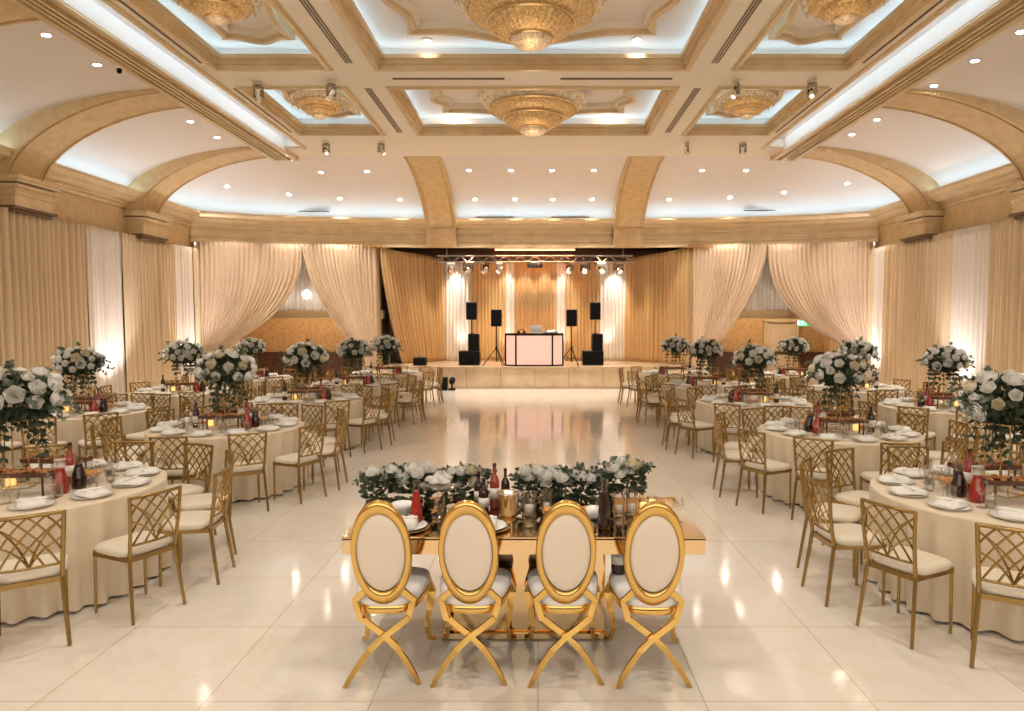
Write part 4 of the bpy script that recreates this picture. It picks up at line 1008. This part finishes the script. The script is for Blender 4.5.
# low floral garland along the far edge: three arrangements
def garland(x0, x1, y, z, label, seed, nf, hgt=.16):
    rn = random.Random(seed); c = (x0 + x1) / 2; t = thing('low_floral_arrangement', label, 'flowers', (c, y, z), 0, 'low floral arrangements on the head table')
    mb = MB(); eu = MB(); hw = (x1 - x0) / 2
    for _ in range(int(520 * hw / .3)):
        u = rn.uniform(-1, 1); v = sph(rn); p = Vector((u * hw * .9 + v.x * .03, v.y * .11 * (1 - .4 * abs(u)), max(.0, hgt * .36 + v.z * hgt * .46 * (1 - .35 * abs(u)))))
        leaf(mb, p, v + sph(rn) * .6 + Vector((u * .6, 0, .25)), sph(rn), rn.uniform(.04, .08), rn.uniform(.025, .04))
    for k in range(int(46 * hw / .3)):
        u = rn.uniform(-1, 1); v = Vector((u * 1.1 + rn.uniform(-.3, .3), rn.uniform(-.5, .6), rn.uniform(.15, 1))).normalized(); p0 = Vector((u * hw * .8, 0, hgt * .6)); pts = [p0 + v * (.028 * j) + Vector((0, 0, -.0012 * j * j)) for j in range(6)]
        eu.tube(pts, .0022, 4, caps=False)
        for q in pts:
            for s_ in range(2): leaf(eu, q, v * .4 + sph(rn), sph(rn), rn.uniform(.028, .04), .03)
    mb.build('foliage', 'leaf', t); eu.build('eucalyptus_sprigs', 'eucalyptus', t)['kind'] = 'stuff'
    for k in range(nf):
        u = -1 + 2 * (k + .5) / nf + rn.uniform(-.06, .06); r = rn.uniform(.034, .052); yy = rn.uniform(-.10, .05)
        v = Vector((u * .3, -.5 + rn.uniform(-.2, .2), .8)); place(ROSES[rn.choice((0, 1, 3, 2))], 'rose', t, (u * hw * .88, yy, hgt * rn.uniform(.62, .98)), v.to_track_quat('Z', 'Y').to_euler(), (r, r, r))
    return t
garland(hx(366, 4.85), hx(434, 4.85), 4.82, HZ + .002, 'trailing eucalyptus and white rose arrangement at the far left corner', 1, 14, .26)
garland(hx(436, 4.8), hx(486, 4.8), 4.84, HZ + .002, 'white rose arrangement behind the glass cake stand', 2, 13, .25)
garland(hx(519, 4.8), hx(552, 4.8), 4.84, HZ + .002, 'bright white blossom arrangement right of the ice bucket', 5, 16, .25)
garland(hx(548, 4.8), hx(610, 4.8), 4.84, HZ + .002, 'green leafy arrangement with few roses, right of centre', 3, 12, .25)
garland(hx(608, 4.8), hx(642, 4.8), 4.80, HZ + .105, 'raised white rose arrangement at the right end', 4, 12, .19)
t = thing('glass_riser', 'clear glass riser under the right end flowers', 'riser', (hx(628, 4.8), 4.80, HZ + .001)); MB().box((0, 0, .098), (.24, .16, .008)).build('top_plate', 'glass', t)
for sxx in (-1, 1):
    for syy in (-1, 1): MB().tube([(sxx * .10, syy * .06, 0), (sxx * .10, syy * .06, .094)], .005, 6).build('leg', 'gold_thin', t)
puth('juice_decanter', hx(415, 4.32), 4.32, 'tall red juice decanter at the left of the head table', 0, (.72, .72, 1.12))
puth('cola_decanter', hx(605, 4.22), 4.22, 'tall dark decanter between the third and rightmost oval chairs', 0, (.72, .72, 1.25))
t = thing('cake_stand', 'round glass cake stand on a tall clear pillar', 'cake stand', (hx(440, 4.5), 4.5, HZ + .001))
lathe_part([(.002, .20), (.14, .20), (.142, .206), (.14, .212), (.002, .212)], 'glass', 'top_plate', t, 32); lathe_part([(.002, 0), (.07, 0), (.07, .006), (.026, .01), (.026, .2)], 'glass', 'pillar', t, 20)
for k in range(6):
    a = k * 1.05; rr_ = .07 if k else 0
    o = place(ROSES[k % 2], 'rose', t, (rr_ * cos(a), rr_ * sin(a), .235), (0, 0, a), (.035, .035, .035))
t = thing('ice_bucket', 'silver ice bucket in the middle of the head table', 'bucket', (hx(508, 4.5), 4.5, HZ + .001))
lathe_part([(.002, 0), (.055, 0), (.066, .03), (.074, .15), (.078, .155), (.074, .16), (.068, .15), (.06, .03)], 'silver', 'bucket', t, 28)
for s_ in (-1, 1): MB().tube([(s_ * .073, -.02, .13), (s_ * .09, -.02, .12), (s_ * .09, .02, .12), (s_ * .073, .02, .13)], .004, 6).build('handle', 'silver', t)
puth('wine_bottle', hx(483, 4.55), 4.55, 'dark wine bottle with pale label left of the ice bucket', .5, (.9, .9, .78)); puth('rose_bottle', hx(494, 4.68), 4.68, 'rose bottle just left of the ice bucket', 0, (.8, .8, .95))
puth('soda_bottle', hx(505, 4.75), 4.75, 'small dark bottle behind the ice bucket', 0, (1, 1, 1.2))
puth('wine_bottle', hx(478, 4.72), 4.72, 'dark bottle against the flowers behind the second chair', 2, (.85, .85, .8))
t = thing('glass_cylinder_vase', 'tall clear cylinder vase right of the ice bucket', 'vase', (hx(529, 4.5), 4.5, HZ + .001), 0, 'clear cylinder vases on the head table')
lathe_part([(.002, .004), (.05, 0), (.052, .16), (.049, .16), (.047, .008)], 'glass', 'cylinder', t, 24, caps=False); lathe_part([(.002, .01), (.03, .01), (.03, .07), (.002, .075)], 'wax_white', 'candle', t, 16)
for k, (xx, yy, lab) in enumerate(((547, 4.55, 'clear cylinder vase before the middle flowers'), (620, 4.5, 'clear cylinder vase just right of the dark decanter'), (633, 4.52, 'clear cylinder vase under the right end flowers'))):
    dup(t, (hx(xx, yy), yy, HZ + .001), 0, lab, None, (.75, .75, (1, .95, 1.0)[k]))
for k, (xx, yy, lab) in enumerate(((645, 4.62, 'small candle in a glass at the right end'), (653, 4.7, 'outermost small candle in a glass at the right end'), (459, 4.45, 'small candle glass right of the cake stand'))): puth('candle_holder', hx(xx, yy), yy, lab, 0, (.8, .8, .7))
for k, x in enumerate((-.885, -.385, .155, .655)):
    puth('charger_stack', x + .06, 4.22, f'gold rimmed charger and plate before the {("leftmost", "second", "third", "rightmost")[k]} oval chair')
    first_or_dup(PROTO['folded_napkin'], (x + .06, 4.22, HZ + .024), .1, f'folded white napkin before the {("leftmost", "second", "third", "rightmost")[k]} oval chair', None, (.8, .8, 1.2))
    puth('wine_glass', x + .25, 4.36, f'clear wine glass right of the {("leftmost", "second", "third", "rightmost")[k]} oval chair setting', 0, (.9, .9, .8))
t = thing('printed_bowl', 'white patterned bowl behind the leftmost oval chair', 'bowl', (hx(401, 4.5), 4.5, HZ + .001))
lathe_part([(.002, .0), (.035, 0), (.04, .01), (.068, .06), (.072, .085), (.068, .085), (.06, .06), (.03, .012), (.002, .01)], 'china', 'bowl_body', t, 24)
t = thing('round_cup', 'white round cup left of the dark decanter', 'cup', (hx(594, 4.4), 4.4, HZ + .001)); lathe_part([(.002, 0), (.025, 0), (.05, .03), (.055, .07), (.045, .085), (.04, .08), (.002, .02)], 'china', 'cup_body', t, 24)
MB().tube([(.05, 0, .065), (.075, 0, .06), (.075, 0, .035), (.05, 0, .03)], .005, 6).build('handle', 'china', t)
t = thing('flower_mug', 'white goblet with a small bouquet between the first two chairs', 'goblet', (hx(452, 4.3), 4.3, HZ + .001)); lathe_part([(.002, 0), (.03, 0), (.012, .02), (.02, .04), (.042, .08), (.04, .10), (.036, .10), (.002, .05)], 'china', 'goblet_body', t, 20)
for k in range(4): place(ROSES[k % 4], 'rose', t, (.022 * cos(k * 1.6), .022 * sin(k * 1.6), .11), (0, 0, k), (.02, .02, .02))
t = first_or_dup(PROTO['wine_bottle'], (.50, 4.12, .50), 0, 'dark bottle standing on the rightmost oval chair seat', None, (1.2, 1.2, .95)); t.location = (.50, 4.16, .503)
puth('fruit_bowl', hx(550, 4.42), 4.42, 'glass bowl of fruit behind the third oval chair', 0, (.6, .6, .8))
puth('salad_plate', hx(585, 4.55), 4.55, 'small plate of salad left of the dark decanter')

# prototypes that were never placed
for n_, t_ in PROTO.items():
    if t_.name not in USED:
        for c_ in list(t_.children): bpy.data.objects.remove(c_)
        bpy.data.objects.remove(t_)
